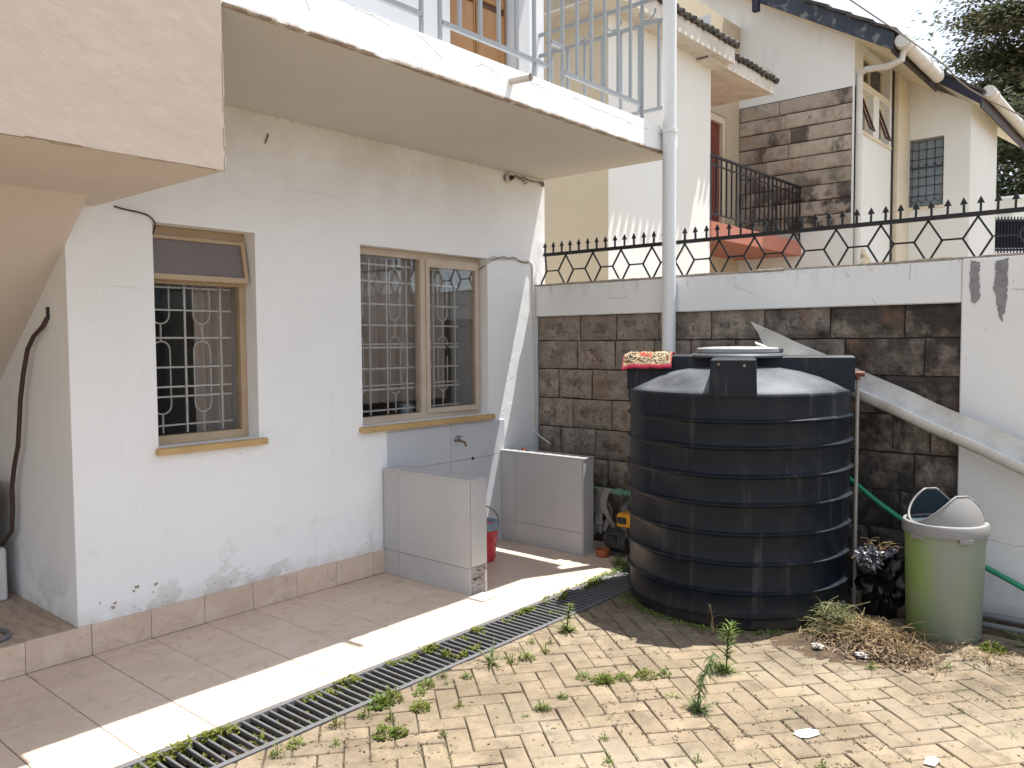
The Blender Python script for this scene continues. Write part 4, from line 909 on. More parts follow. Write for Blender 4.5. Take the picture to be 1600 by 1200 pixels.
# leaning roof gutter : folded sheet
A = Vector((5.235, 2.40, 1.648)); B = Vector((5.235, -1.10, .125)); D = (B-A).normalized(); U = Vector((0, -D.z, D.y))
if U.z < 0: U = -U
Wv = Vector((-1, 0, 0))
pr = [(0,.09),(.0,.04),(.004,.0),(.014,-.035),(.036,-.060),(.080,-.066),(.104,-.050),(.113,-.020),(.113,-.008),(.105,-.004),(.100,-.010)]
pr2 = pr
def sweep(pr, th):
    b = MB(); v = []; f = []; K = 24
    for k in range(K+1):
        for o_ in (0, 1):
            for i, (w_, u_) in enumerate(pr):
                st = 0.
                if k == 0: st = .0+.19*max(0, min(1, (.075-u_)/.15))**.6
                i0, i1 = max(i-1, 0), min(i+1, len(pr)-1)
                tx_, ty_ = pr[i1][0]-pr[i0][0], pr[i1][1]-pr[i0][1]; l_ = math.hypot(tx_, ty_); nx_, ny_ = ty_/l_, -tx_/l_
                w2, u2 = w_+nx_*th*o_, u_+ny_*th*o_
                s = st if k == 0 else (st+(B-A).length*k/K)
                if k > 0: s = (B-A).length*k/K
                if k == 1: s = max(s, .2)
                v.append(A+D*s+Wv*w2+U*(u2+.003*math.sin(k*2.1)))
    n_ = len(pr)
    for k in range(K):
        for o_ in (0, 1):
            for i in range(n_-1):
                a = (k*2+o_)*n_+i; c = ((k+1)*2+o_)*n_+i; f.append((a, a+1, c+1, c) if o_ == 0 else (a, c, c+1, a+1))
        for i in (0, n_-1): a = k*2*n_+i; c = (k+1)*2*n_+i; f.append((a, c, c+n_, a+n_))
    b.add(v, f); return b
tag(sweep(pr, .002).obj('fallen_gutter', M['galv'], loc=A, smooth=50), 'loose grey sheet metal gutter leaning diagonally against the stone wall', 'gutter')
cable('garden_hose', [(5.28,1.90,.84),(5.28,1.692,.708),(5.28,1.586,.627),(5.28,1.434,.526),(5.27,1.2,.40),(5.26,.946,.294),(5.25,.755,.212),(5.22,.5,.10),(5.1,.3,.03)], .016, M['green'], 'bright green garden hose running down along the wall behind the bin', 'hose')
cable('ground_pipe', [(5.12,1.2,.05),(5.13,.9,.055),(5.14,.6,.052),(5.15,.1,.05)], .02, M['grey'], 'upper grey pipe lying along the wall foot right of the bin', 'pipe')
cable('ground_conduit', [(5.06,1.25,.02),(5.06,.9,.022),(5.07,.6,.02),(5.08,.1,.02)], .017, M['grey'], 'lower thin grey pipe lying on the ground right of the bin', 'pipe')

# ================================================================== THINGS BEHIND THE TANK
t = thing('wall_pipe', 'dull green horizontal pipe with a joint, beside the tank', 'pipe', (5.2,3.4,.46))
MB().tube([(5.16,3.85,.465),(5.16,3.42,.463),(5.16,2.95,.46)],.02,12).obj('pipe', M['greenpipe'], t, smooth=40)
MB().tube([(5.16,3.385,.463),(5.16,3.33,.463)],.029,12).tube([(5.16,3.30,.463),(5.16,3.285,.463)],.028,12).obj('coupling', M['greenpipe'], t, smooth=40)
b = MB(); nn = 9
for strip in range(5):
    y0 = 3.42+.032*strip; v = []; L_ = rnd(.28,.42)
    for k in range(nn+1):
        s = k/nn; z = .49-L_*s if k > 0 else .485
        for w_ in (0, 1): v.append((5.135-.03*math.sin(s*5+strip)-.02*w_*math.cos(strip*2+s*3), y0+.05*w_+.03*math.sin(s*6+strip*1.7), z))
    b.add(v, [(2*i, 2*i+1, 2*i+3, 2*i+2) for i in range(nn)])
tag(b.obj('rag', M['cloth'], loc=(5.13,3.5,.48), smooth=60, recalc=False), 'crumpled grey rag hanging over the green pipe', 'rag')
t = thing('water_pump', 'dirty dark water pump on the floor between partition and tank', 'pump', (5.08,3.33,0))
b = MB().lathe([(0,0),(.06,0),(.075,.02),(.075,.16),(.06,.19),(0,.19)],20); b.v = [(5.12+p[1]*.0+p[0]*.95, 3.26+p[2], .10+p[1]) for p in b.v]; b.obj('motor', M['motor'], t, smooth=35)
for k in range(7): MB().lathe([(.07,0),(.086,0),(.086,.006),(.07,.006)],20).obj('fin', M['motor'], t) if False else None
fm = MB()
for k in range(9):
    a = math.pi*k/8; fm.bar((5.12-.076*math.cos(a),3.29,.10+.076*math.sin(a)),(5.12-.076*math.cos(a),3.43,.10+.076*math.sin(a)),.006,.02,(math.cos(a),0,-math.sin(a)))
fm.obj('cooling_fin', M['motor'], t)
MB().cbox(5.035,5.06,3.32,3.41,.09,.15,.006).obj('terminal_box', M['dark'], t)
MB().cbox(5.05,5.19,3.28,3.43,.0,.028,.005).obj('base', M['motor'], t)
t = thing('pressure_switch', 'yellow and black pump controller beside the tank', 'controller', (5.06,3.21,.28))
MB().cbox(5.01,5.13,3.15,3.30,.235,.335,.012).obj('case', M['yellow'], t)
MB().cbox(5.002,5.0095,3.21,3.285,.262,.31,.002).obj('panel', M['dark'], t)
MB().tube([(5.08,3.22,.235),(5.10,3.28,.12)],.018,10).obj('stem', M['motor'], t)
MB().lathe([(0,0),(.09,0),(.11,.12),(.10,.30),(.06,.33),(0,.335)],24,(5.22,3.27,.06)).obj('vessel', M['grey'], t, smooth=40)
tag(MB().lathe([(0,0),(.045,0),(.055,.03),(.052,.055),(.04,.055),(.035,.01),(0,.01)],20,(4.985,3.40,0)).obj('orange_cup', M['orange'], loc=(4.985,3.40,0), smooth=40), 'small orange plastic cup on the floor in front of the pump', 'cup')
tag(MB().cbox(-.04,.04,-.014,.014,0,.016,.003).obj('brick_chip', M['orange'], loc=(4.985,4.16,.737), local=True), 'orange scrap on top of the partition by the stone wall', 'scrap').rotation_euler = (0,0,.9)

# ================================================================== BIN, BAG
BC = Vector((4.84, 1.065, 0))
bn = thing('dustbin', 'faded lime plastic dustbin with a grey open-topped lid beside the white wall', 'bin', BC)
MB().lathe([(0,.0),(.176,.0),(.184,.01),(.196,.50),(.200,.56),(.204,.562),(.204,.575),(.194,.575),(.176,.05),(0,.04)],56,BC).obj('body', M['binbody'], bn, smooth=40)
MB().lathe([(.196,.562),(.212,.562),(.213,.575),(.211,.612),(.206,.622),(.186,.625),(.180,.60)],56,BC).obj('lid_ring', M['binlid'], bn, smooth=40)
n = 72; v = []; f = []
pk = math.atan2(-BC.y, -BC.x)   # towards the camera
for j in range(9):
    for o_ in (0, 1):
        for k in range(n):
            a = 2*math.pi*k/n; c = abs(math.cos(a-(pk+R(37)))); c = min(1., c/.965); h = .624+.152*c**1.9
            z = .622+(h-.622)*j/8; zz = (z-.622)/.16
            r_ = .188-.026*zz-.036*zz*zz-.006*o_
            v.append((BC.x+r_*math.cos(a), BC.y+r_*math.sin(a), z))
for j in range(8):
    for o_ in (0,):
        for k in range(n):
            q = lambda jj, kk: (jj*2+o_)*n+kk % n
            f.append((q(j,k),q(j,k+1),q(j+1,k+1),q(j+1,k)) if o_ == 0 else (q(j,k),q(j+1,k),q(j+1,k+1),q(j,k+1)))
for k in range(n): f.append((16*n+k, 16*n+(k+1) % n, 17*n+(k+1) % n, 17*n+k))
MB().add(v, f).obj('lid_hood', M['binlid'], bn, smooth=50)
f = [((j*2+1)*n+k, ((j+1)*2+1)*n+k, ((j+1)*2+1)*n+(k+1) % n, (j*2+1)*n+(k+1) % n) for j in range(8) for k in range(n)]
MB().add(v, f).obj('hood_inside', M['blue'], bn, smooth=50)
rim = [Vector(v[16*n+k]) for k in range(n)]
MB().tube([p+Vector((0,0,-.003)) for p in rim]+[rim[0]+Vector((0,0,-.003)), rim[1]+Vector((0,0,-.003))], .006, 6, cap=False).obj('hood_lip', M['binlid'], bn, smooth=60)
MB().lathe([(.0,.60),(.16,.60),(.172,.615),(.0,.61)],40,BC).obj('liner', M['blue'], bn)
for da in (-38, 28):
    a = pk+R(da); c = BC+Vector((math.cos(a),math.sin(a),0))*.208; tn = Vector((-math.sin(a),math.cos(a),0))
    MB().bar(c-tn*.035+Vector((0,0,.553)), c+tn*.035+Vector((0,0,.553)), .022, .020).obj('lid_clip', M['binlid'], bn)
def lump(c, rx, ry, rz, amp, fr, n_=3, sd=0, m='bag', nm='refuse_bag', zmin=0, sm=60):
    b = bmesh.new(); bmesh.ops.create_icosphere(b, subdivisions=n_, radius=1)
    for q in b.verts:
        d = q.co.normalized(); k = 1+amp*mnoise.turbulence(d*fr+Vector((sd,0,0)), 4, False)-amp*.5
        q.co = Vector((c[0]+d.x*rx*k, c[1]+d.y*ry*k, max(zmin+.0, c[2]+d.z*rz*k)))
    v = [tuple(q.co) for q in b.verts]; f = [tuple(x.index for x in q.verts) for q in b.faces]; b.free()
    mb = MB(); mb.add(v, f); return mb
tag(lump((4.93,1.40,.20),.15,.165,.22,.55,2.2,4,3).obj('refuse_bag', M['bag'], loc=(4.93,1.40,0), smooth=50), 'black refuse bag slumped between the tank and the dustbin', 'bag')
fo = lump((4.80,1.445,.365),.075,.09,.075,.5,3.6,4,9).add(*(lambda P: (P, [(0,1,2),(0,2,3)]))([(4.82,1.39,.34),(4.84,1.31,.40),(4.85,1.29,.44),(4.84,1.37,.40)]))
tag(fo.obj('foil_packet', M['foil'], loc=(4.81,1.43,.30)), 'shiny crumpled foil packet on top of the black refuse bag', 'packet')
st = MB()
for k in range(26):
    p = Vector((4.83+rnd(-.05,.06),1.42+rnd(-.06,.07),.40+rnd(-.01,.02))); q = p+Vector((rnd(-.08,.08),rnd(-.10,.08),rnd(.0,.05))); st.tube([p,(p+q)/2+Vector((0,0,.02)),q],.0022,3)
tag(st.obj('twig_bundle', M['dry'], loc=(4.83,1.42,.40)), 'dry twigs poking out above the foil packet', 'twigs')

# ================================================================== WEEDS
def blade(b, p, d, L_, w_, droop, seg=3):
    d = Vector(d).normalized(); side = d.cross(Vector((0,0,1)));
    side = side.normalized() if side.length > .05 else Vector((1,0,0))
    v = []; q = Vector(p)
    for k in range(seg+1):
        s = k/seg; ww = w_*(1-s)**.7*(1 if k else .6)
        v += [q-side*ww/2, q+side*ww/2]; q = q+d*L_/seg; d = (d+Vector((0,0,-droop/seg))).normalized()
    b.add(v, [(2*i, 2*i+1, 2*i+3, 2*i+2) for i in range(seg)])
def leaf(b, p, d, L_, w_):
    d = Vector(d).normalized(); s = d.cross(Vector((rnd(-.3,.3),rnd(-.3,.3),1))).normalized(); p = Vector(p); n_ = s.cross(d)
    b.add([p, p+d*L_*.4+s*w_/2+n_*.12*w_, p+d*L_, p+d*L_*.4-s*w_/2+n_*.12*w_, p+d*L_*.45-n_*.1*w_], [(0,1,4),(1,2,4),(2,3,4),(3,0,4)])
def grass_mesh(n_, L_, w_, seed, m):
    random.seed(seed); b = MB()
    for k in range(n_):
        a = rnd(0, 6.283); t_ = rnd(.4, 1.9); blade(b, (rnd(-.008,.008), rnd(-.008,.008), -.006), (math.cos(a)*t_, math.sin(a)*t_, 1), L_*rnd(.5,1.1), w_*rnd(.7,1.2), rnd(.5,1.6))
    me = b.mesh('weed_tuft', recalc=False); me.materials.append(m); return me
def leafy_mesh(n_, rad, L_, seed, m):
    random.seed(seed); b = MB()
    rad *= .72; n_ = int(n_*1.8); L_ *= .85
    for k in range(n_):
        a = rnd(0, 6.283); r_ = rad*math.sqrt(rnd(0,1)); h = rnd(.0, .05)*(1.15-r_/rad)
        p = (r_*math.cos(a), r_*math.sin(a), h-.003); leaf(b, p, (math.cos(a+rnd(-1,1)), math.sin(a+rnd(-1,1)), rnd(.1,.9)), L_*rnd(.6,1.2), L_*.5*rnd(.7,1.2))
        if k % 3 == 0: b.tube([(0,0,-.005), p], .0012, 3, cap=False)
    me = b.mesh('leafy_weed', recalc=False); me.materials.append(m); return me
G1 = [grass_mesh(26, .085, .007, 1, M['leafb']), grass_mesh(16, .055, .005, 2, M['leafg']), grass_mesh(12, .04, .004, 3, M['leafb'])]
L1 = [leafy_mesh(70, .055, .022, 4, M['leafy']), leafy_mesh(44, .038, .018, 5, M['leafg']), leafy_mesh(24, .026, .014, 6, M['leafy']), leafy_mesh(90, .075, .02, 7, M['leafy'])]
ORD = ['first','second','third','fourth','fifth','sixth','seventh','eighth','ninth','tenth','eleventh','twelfth','thirteenth','fourteenth','fifteenth','sixteenth','seventeenth','eighteenth','nineteenth','twentieth','twenty first','twenty second','twenty third','twenty fourth']
def zone(x, y):
    return 0 if y > 2.42 else (1 if proj((x, y, 0))[1] < 1075 else 2)
def weed_label(k_, what, x, y, lst, kk):
    z = zone(x, y); xs = sorted(proj((q[0], q[1], 0))[0] for q in lst if zone(q[0], q[1]) == z)
    i = xs.index(proj((x, y, 0))[0])
    return '%s %s, %s from the left' % (what, ('beside the drain', 'in the middle of the paving', 'in the front paving')[z], ORD[i])
random.seed(5)
gw = [(2.95,2.69,0,1.3),(3.56,2.67,0,.9),(3.85,.76,2,1.1),(3.23,1.18,2,1.2),(2.92,1.3,2,.9),(4.32,.93,0,.75),(4.01,1.06,2,.8),(3.53,1.12,1,.6),(3.18,1.79,1,1.0),(2.64,2.68,1,.8),(3.04,2.66,1,.8),(3.74,.56,2,1),(4.07,.82,2,.8),(3.4,1.32,2,.6),(2.84,1.9,2,.6),(3.97,1.28,2,.7),(2.61,2.18,1,.5)]
for (x, y, k, s) in gw:
    tag(inst(G1[k], 'grass_tuft', None, (x, y, -.002), rnd(0,6), s*1.25), weed_label('grass', 'spiky grass tuft', x, y, gw, k), 'weed', 'spiky grass tufts in the paver joints')
lw = [(2.34,2.74,0,1.1),(2.11,2.51,0,1.0),(2.04,2.74,2,1.2),(2.17,2.71,2,1.2),(2.67,2.75,2,1),(2.47,2.69,1,.9),(2.74,2.65,1,.8),(2.70,2.17,2,1.1),(3.28,2.70,2,1),(3.24,2.57,2,1.1),(3.12,2.13,3,.9),(3.21,2.07,3,.7),(3.3,2.0,3,.9),(3.37,1.94,1,1),(3.09,2.22,1,1),(2.72,2.16,1,.8),(2.26,2.33,2,.8),(2.22,2.60,2,1),(2.37,2.58,0,.9),(3.13,2.12,0,.8),(1.83,2.72,1,1),(1.74,2.71,2,1.2),(2.75,1.44,2,.8),(3.6,1.79,3,.8),(4.08,1.21,2,1),(2.51,1.69,2,.9),(3.0,1.06,2,.9),(2.86,2.17,1,.7),(2.66,1.81,2,.8),(2.28,2.735,0,1.1),(2.40,2.77,2,1),(2.55,2.73,0,.8),(3.02,2.60,2,1.2),(3.10,2.58,1,1.2),(2.49,2.46,2,.9),(3.35,2.62,2,.9),(2.16,2.48,0,.8),(1.93,2.60,2,.8)]
for (x, y, k, s) in lw:
    tag(inst(L1[k], 'leafy_weed', None, (x, y, -.002), rnd(0,6), s*1.12), weed_label('leafy', 'low leafy weed', x, y, lw, k), 'weed', 'low leafy weeds in the paver joints')
def tall_weed(loc, h, label, seed, lean, droop, m='leafg', dens=60, skirt=20):
    random.seed(seed); t = thing('tall_weed', label, 'weed', loc)
    P = [Vector(loc)+Vector((lean[0]*s*s, lean[1]*s*s, h*s)) for s in [k/8 for k in range(9)]]
    MB().tube(P, .005, 5, r1=.002).obj('stem', M[m], t)
    b = MB()
    for k in range(dens):
        s = rnd(.15, 1)**.8; f = s*8; i = min(int(f), 7); p = P[i]+(P[i+1]-P[i])*(f-i); a = rnd(0, 6.283)
        blade(b, p, (math.cos(a), math.sin(a), .7-droop), h*rnd(.16,.30)*(1.15-.5*abs(s-.6)), .0085, .5+droop*1.4)
    for k in range(skirt):
        a = rnd(0, 6.283); blade(b, Vector(loc)+Vector((rnd(-.01,.01),rnd(-.01,.01),0)), (math.cos(a), math.sin(a), rnd(.2,1.2)), rnd(.05,.11), .008, 1.0)
    b.obj('leaves', M[m], t, recalc=False)
tall_weed((3.134,1.643,-.002), .255, 'tall drooping grey green weed in the paving in front of the tank', 21, (.05,-.05), 1.1, 'leafb', 90, 60)
tall_weed((3.60,1.735,-.002), .235, 'upright bright green weed close to the front of the tank', 22, (.015,-.01), .1, 'leafg', 110, 40)
tall_weed((3.55,2.66,-.002), .15, 'short leafy weed in the tank shadow beside the drain', 23, (.02,-.01), .3, 'leafg', 80, 40)
tall_weed((4.03,2.02,-.002), .15, 'thin dry grass sprig at the left foot of the tank', 24, (.0,.02), .2, 'dry', 10, 12)
random.seed(9)
# low growth along drain and tank foot
b = MB()
for c_ in range(85):
    x = 1.05+3.4*random.random()**1.7; y = rnd(3.02,3.066) if random.random() < .8 else rnd(2.84,2.95)
    if mnoise.noise(Vector((x*2.3,0,0))) < -.18: continue
    big = rnd(.35,1.1); zt = rnd(-.012,.026)
    for k in range(int(55*big)):
        a = rnd(0,6.283); p = (x+random.gauss(0,.022)*big, max(2.832,min(3.068,y+random.gauss(0,.014))), zt-abs(random.gauss(0,.02))); q = rnd(0,6.283)
        leaf(b, p, (math.cos(q),math.sin(q),rnd(.1,1.1)), rnd(.014,.030), rnd(.009,.016))
for k in range(1500):
    x = rnd(1.05, 4.6); y = rnd(2.83,3.06); a = rnd(0,6.283); leaf(b, (x,y,rnd(-.105,-.05)), (math.cos(a),math.sin(a),rnd(.2,1.)), rnd(.016,.034), rnd(.010,.018))
kind(tag(b.obj('drain_moss', M['leafy'], loc=(3,2.95,-.06), recalc=False), 'low bright weeds growing inside the drain slots', 'weeds'), 'stuff')
b = MB()
for k in range(900):
    a = va+math.pi+rnd(-1.35,1.25); r_ = TR+.008+abs(random.gauss(0,.035)); p = TC+Vector((math.cos(a)*r_, math.sin(a)*r_, rnd(-.004,.012)))
    if mnoise.noise(p*5) < -.15: continue
    q = rnd(0,6.283); leaf(b, p, (math.cos(q),math.sin(q),rnd(.2,1)), rnd(.010,.024), rnd(.006,.012))
for k in range(240):
    p = Vector((4.75+rnd(-.35,.35), 3.10+random.gauss(0,.02), .004)); q = rnd(0,6.283); leaf(b, p, (math.cos(q),math.sin(q),rnd(.3,1)), rnd(.012,.03), rnd(.008,.014))
for k in range(160):
    x = rnd(3.9,4.75); p = Vector((x, 3.10+abs(random.gauss(0,.010)), .002)); q = rnd(0,6.283); leaf(b, p, (math.cos(q),math.sin(q),rnd(.3,1)), rnd(.010,.022), rnd(.008,.014))
kind(tag(b.obj('moss_fringe', M['leafg'], loc=TC, recalc=False), 'low green weeds fringing the foot of the tank', 'weeds'), 'stuff')
# tiny debris, joint weeds spread over the pavers
b = MB()
for k in range(900):
    x, y = rnd(1.6,5.0), rnd(.0,2.78); s = rnd(.003,.012)
    if math.hypot(x-TC.x,y-TC.y) < TR: continue
    a = rnd(0,6.283); d = Vector((math.cos(a),math.sin(a),rnd(-.1,.2))); leaf(b, (x,y,.003), d, s*2.2, s)
kind(tag(b.obj('leaf_litter', M['dry'], loc=(3.3,1.4,0), recalc=False), 'tiny dry leaf scraps scattered over the pavers', 'litter'), 'stuff')
b = MB(); 
for k in range(1800):
    a_, b_ = random.randint(-18,18), random.randint(-14,24)
    x, y = p2w(a_+rnd(-.03,.03), b_+rnd(0,1)) if random.random() < .5 else p2w(a_+rnd(0,1), b_+rnd(-.03,.03))
    if not (1.5 < x < 5.2 and 0 < y < 2.78) or math.hypot(x-TC.x,y-TC.y) < TR or mnoise.noise(Vector((x*2.2,y*2.2,3))) < -.05: continue
    for j in range(5):
        q = rnd(0,6.283); leaf(b, (x+rnd(-.01,.01),y+rnd(-.01,.01),-.003), (math.cos(q),math.sin(q),rnd(.1,.8)), rnd(.006,.014), rnd(.004,.007))
kind(tag(b.obj('joint_weeds', M['drygreen'], loc=(3.3,1.4,0), recalc=False), 'tiny dull weeds in the joints between pavers', 'weeds'), 'stuff')
b = MB()
for k in range(5200):
    a_, b_ = random.randint(-22,20), random.randint(-18,26)
    x, y = p2w(a_+random.gauss(0,.05), b_+rnd(0,1)) if random.random() < .5 else p2w(a_+rnd(0,1), b_+random.gauss(0,.05))
    if not (1.3 < x < 5.3 and 0 < y < 2.78) or math.hypot(x-TC.x,y-TC.y) < TR or mnoise.noise(Vector((x*1.8,y*1.8,7)))+.35*mnoise.noise(Vector((x*7,y*7,2))) < .02: continue
    for j in range(4):
        q = rnd(0,6.283); leaf(b, (x+random.gauss(0,.008),y+random.gauss(0,.008),.001), (math.cos(q),math.sin(q),rnd(-.05,.15)), rnd(.006,.016), rnd(.004,.009))
kind(tag(b.obj('joint_debris', M['debris'], loc=(3.3,1.4,0), recalc=False), 'dark crumbs of soil and rotten leaves along the paver joints', 'debris'), 'stuff')
# soil spread and dry weed heap
b = MB(); NX, NY = 34, 20; vv = []
for j in range(NY+1):
    for i in range(NX+1):
        s, q = i/NX*2-1, j/NY*2-1; x = 4.32+.30*q+.10*s; y = 1.36-.46*s
        e = max(0, 1-(s*s+q*q)); h = .020*min(1, e*1.6)*(.55+.9*mnoise.noise(Vector((x*9,y*9,1))))+.014*mnoise.noise(Vector((x*30,y*30,4)))-.012*(1 if e < .12 else 0)
        vv.append((x, y, h-.004))
b.add(vv, [(j*(NX+1)+i, j*(NX+1)+i+1, (j+1)*(NX+1)+i+1, (j+1)*(NX+1)+i) for j in range(NY) for i in range(NX)])
kind(tag(b.obj('soil_spread', M['soil'], loc=(4.3,1.36,0), smooth=70), 'dark soil spread on the pavers under the dry weeds', 'soil'), 'stuff')
t = thing('weed_heap', 'heap of dry pulled weeds on the pavers between the tank and the dustbin', 'weed heap', (4.42,1.33,0))
def heap(nm, m, n_, seed, cx, sd, hmax, rr, Lr):
    random.seed(seed); b = MB()
    for k in range(n_):
        s = random.gauss(0, .42); q = random.gauss(0, .40); x = cx[0]+q*sd[0]+s*.05; y = cx[1]+s*sd[1]
        hh = hmax*math.exp(-(s*s*1.1+q*q*1.6)); z = rnd(.0, 1)*hh
        a = rnd(0,6.283); L_ = rnd(*Lr); p0 = Vector((x,y,z)); d = Vector((math.cos(a),math.sin(a),rnd(-.25,.55))); 
        p1 = p0+d*L_*.5+Vector((rnd(-.02,.02),rnd(-.02,.02),rnd(-.01,.03))); p2 = p1+d*L_*.5+Vector((rnd(-.03,.03),rnd(-.03,.03),-rnd(.0,.05)))
        for p in (p1, p2): p.z = max(.003, p.z)
        if k % 3 == 0: b.tube([p0,p1,p2], rnd(.0012,.0024)*rr, 3, cap=False)
        elif k % 3 == 1: blade(b, p0, d, L_*.8, rnd(.004,.010)*rr, rnd(.2,1.4))
        else:
            for j in range(3): leaf(b, p0+d*L_*.2*j, (rnd(-1,1),rnd(-1,1),rnd(-.3,1)), rnd(.012,.030)*rr, rnd(.006,.014)*rr)
    kind(b.obj(nm, m, t, recalc=False), 'stuff')
heap('dry_stalks', M['dry'], 1400, 31, (4.42,1.32), (.19,.32), .11, 1, (.05,.16))
heap('wilted_stalks', M['drygreen'], 1000, 32, (4.46,1.52), (.15,.20), .155, 1, (.04,.13))
heap('brown_leaves', M['card'], 320, 33, (4.28,1.26), (.17,.34), .06, 1.6, (.04,.10))
heap('edge_stalks', M['dry'], 130, 34, (4.55,.82), (.14,.34), .05, .9, (.03,.10))
random.seed(12)
for (x, y, s, lb) in ((4.16,1.50,.030,'pale crumpled litter scrap at the left end of the weed heap'),(4.18,1.285,.034,'pale curled plastic scrap in front of the weed heap')):
    b = lump((x,y,.022),s,s*1.3,.014,.7,2.2,3,x); tag(b.obj('litter_scrap', M['paper'], loc=(x,y,0)), lb, 'litter')
b = MB().prism([(-.05,-.02),(-.02,-.035),(.04,-.028),(.058,.0),(.03,.027),(-.03,.03),(-.055,.012)], .004, 2, 0)
tag(b.obj('paper_scrap', M['whitepaper'], loc=(3.222,1.20,.004), local=True), 'flat white paper scrap lying on the pavers', 'paper').rotation_euler = (0,0,-.5)
b = MB().prism([(-.03,-.02),(.03,-.024),(.045,.0),(.02,.02),(-.035,.018)], .004, 2, 0)
tag(b.obj('paper_scrap', M['whitepaper'], loc=(3.302,.757,.004), local=True), 'smaller white paper scrap at the bottom edge of the pavers', 'paper')
b = MB()
for k in range(90):
    q = rnd(0,6.283); blade(b, (4.56+random.gauss(0,.06), 3.04+random.gauss(0,.03), .004), (math.cos(q),math.sin(q),rnd(.0,.25)), rnd(.02,.06), .004, .3)
kind(tag(b.obj('grass_clippings', M['paper'], loc=(4.56,3.04,0), recalc=False), 'pale dry clippings lying on the far end of the drain', 'clippings'), 'stuff')
tag(inst(L1[1], 'shaded_weed', None, (4.86,3.16,0), 1, 2.2), 'dark leafy weed between the pump and the tank', 'weed')
tag(inst(G1[0], 'shaded_weed', None, (4.76,3.06,0), 2, 1.0), 'shaded grass sprig at the far end of the drain', 'weed')
# dark weed rosettes right of the bin
for (x, y, s, lb) in ((4.98,.72,1.5,'dark shaded weed rosette by the wall pipes'),(4.86,.68,1.2,'lower shaded weed by the bin foot')):
    tag(inst(G1[0], 'shaded_weed', None, (x,y,0), 1, s), lb, 'weed')
tag(inst(L1[3], 'bin_weed', None, (4.72,.80,0), 2, 1.2), 'bright leafy weed against the foot of the dustbin', 'weed')

# ================================================================== NEIGHBOUR HOUSE
nh = thing('neighbour_house', 'cream two storey neighbour house with stone panel, dark roofs and gutters', 'house', (12, 5.5, 0))
XW, YF = 13.44, 5.22
w = MB()
w.quad((7.77,YF,0),(10.235,YF,0),(10.235,YF,5.8),(7.77,YF,5.8)); w.quad((10.235,YF,0),(10.235,6.31,0),(10.235,6.31,6),(10.235,YF,6))
# gable wall with the stone panel cut out
holed(w, 0, XW, [4.38,4.405,6.312,11], [0,3.40,5.62], {(1,1)})
w.quad((XW,4.38,5.62),(XW,11,5.62),(XW,11,10.3),(XW,4.38,6.33))
w.obj('wall', M['nwall'], nh, recalc=False)
w = MB(); w.quad((7.77,YF,0),(7.77,YF,5.8),(7.77,11,5.8),(7.77,11,0)); w.obj('side_wall', M['ncream'], nh, recalc=False)
w = MB(); holed(w, 1, 6.31, [10.235,11.93,12.95,XW], [0,3.24,5.37,7], {(1,1)}); w.quad((12.95,6.31,3.24),(12.95,6.43,3.24),(12.95,6.43,5.37),(12.95,6.31,5.37)); w.quad((11.93,6.31,5.37),(11.93,6.43,5.37),(12.95,6.43,5.37),(12.95,6.31,5.37))
w.obj('porch_wall', M['ncream'], nh, recalc=False)
d = MB().box(12.0,12.86,6.40,6.45,3.24,5.25).obj('door', M['ndoor'], nh)
for k in range(5): MB().cbox(12.01+k*.17,12.01+k*.17+.16,6.385,6.40,3.26,5.23,.008).obj('board', M['ndoor'], d)
MB().box(12.86,12.948,6.33,6.45,3.24,5.368).box(11.932,12.86,6.33,6.45,5.25,5.368).obj('door_frame', M['ntrim'], nh)
MB().box(XW+.035,XW+.1,4.38,6.33,3.39,5.63).obj('mortar', M['nmortar'], nh)
cz = (5.62-3.40)/9
for r_ in range(9):
    y = 4.407; z0 = 3.40+cz*r_
    while y < 6.30:
        y2 = min(6.31, y+rnd(.7,1.5)); y2 = 6.31 if 6.31-y2 < .3 else y2
        block(y+.003, y2-.003, z0+.010, z0+cz-.010, XW+.006+rnd(-.006,.008), M['nstone'], nh, .04, .012, 'stone_block', .02); y = y2
# eaves
def eave(x0, x1, y, z0, z1, nm, tile=True, depth=3.0):
    MB().box(x0, x1, y, y+.03, z0, z1).box(x0, x1, y+.03, YF+1.0, z0+.01, z0+.03).box(x1-.03, x1, y+.03, YF+1.2, z0+.03, z1+.02).obj(nm, M['neave'], nh)
    n_ = int((x1-x0+.1)/.15)
    for k in range(n_):
        xx = x0+.08+k*.15+rnd(-.01,.01); zz = z1+.015+rnd(-.012,.012); sl = .55
        b = MB().tube([(xx,y-.05,zz),(xx,y+.4,zz+.45*sl)],.046,8).tube([(xx+rnd(-.01,.01),y+.3,zz+.42*sl),(xx,y+1.6,zz+1.65*sl)],.05,8); b.obj('roof_tile', M['rooft'], nh)
    MB().quad((x0,y-.02,z1),(x1,y-.02,z1),(x1,y+depth,z1+depth*.55),(x0,y+depth,z1+depth*.55)).obj('roof_deck', M['rooft'], nh, recalc=False)
eave(7.4, 10.33, 4.92, 5.30, 5.50, 'eave_board')
eave(9.83, 11.86, 5.02, 5.255, 5.43, 'porch_eave_board', depth=1.2)
random.seed(77)
b = MB()
for k in range(120):
    a = rnd(0,6.28); blade(b, (rnd(11.0,11.85),4.99+rnd(0,.1),5.46), (math.cos(a),math.sin(a),rnd(.5,1.5)), rnd(.06,.16), .012, .8)
kind(tag(b.obj('roof_grass', M['drygreen'], loc=(11.4,5,5.46), recalc=False), 'dry grass growing on the porch roof tiles', 'grass'), 'stuff')
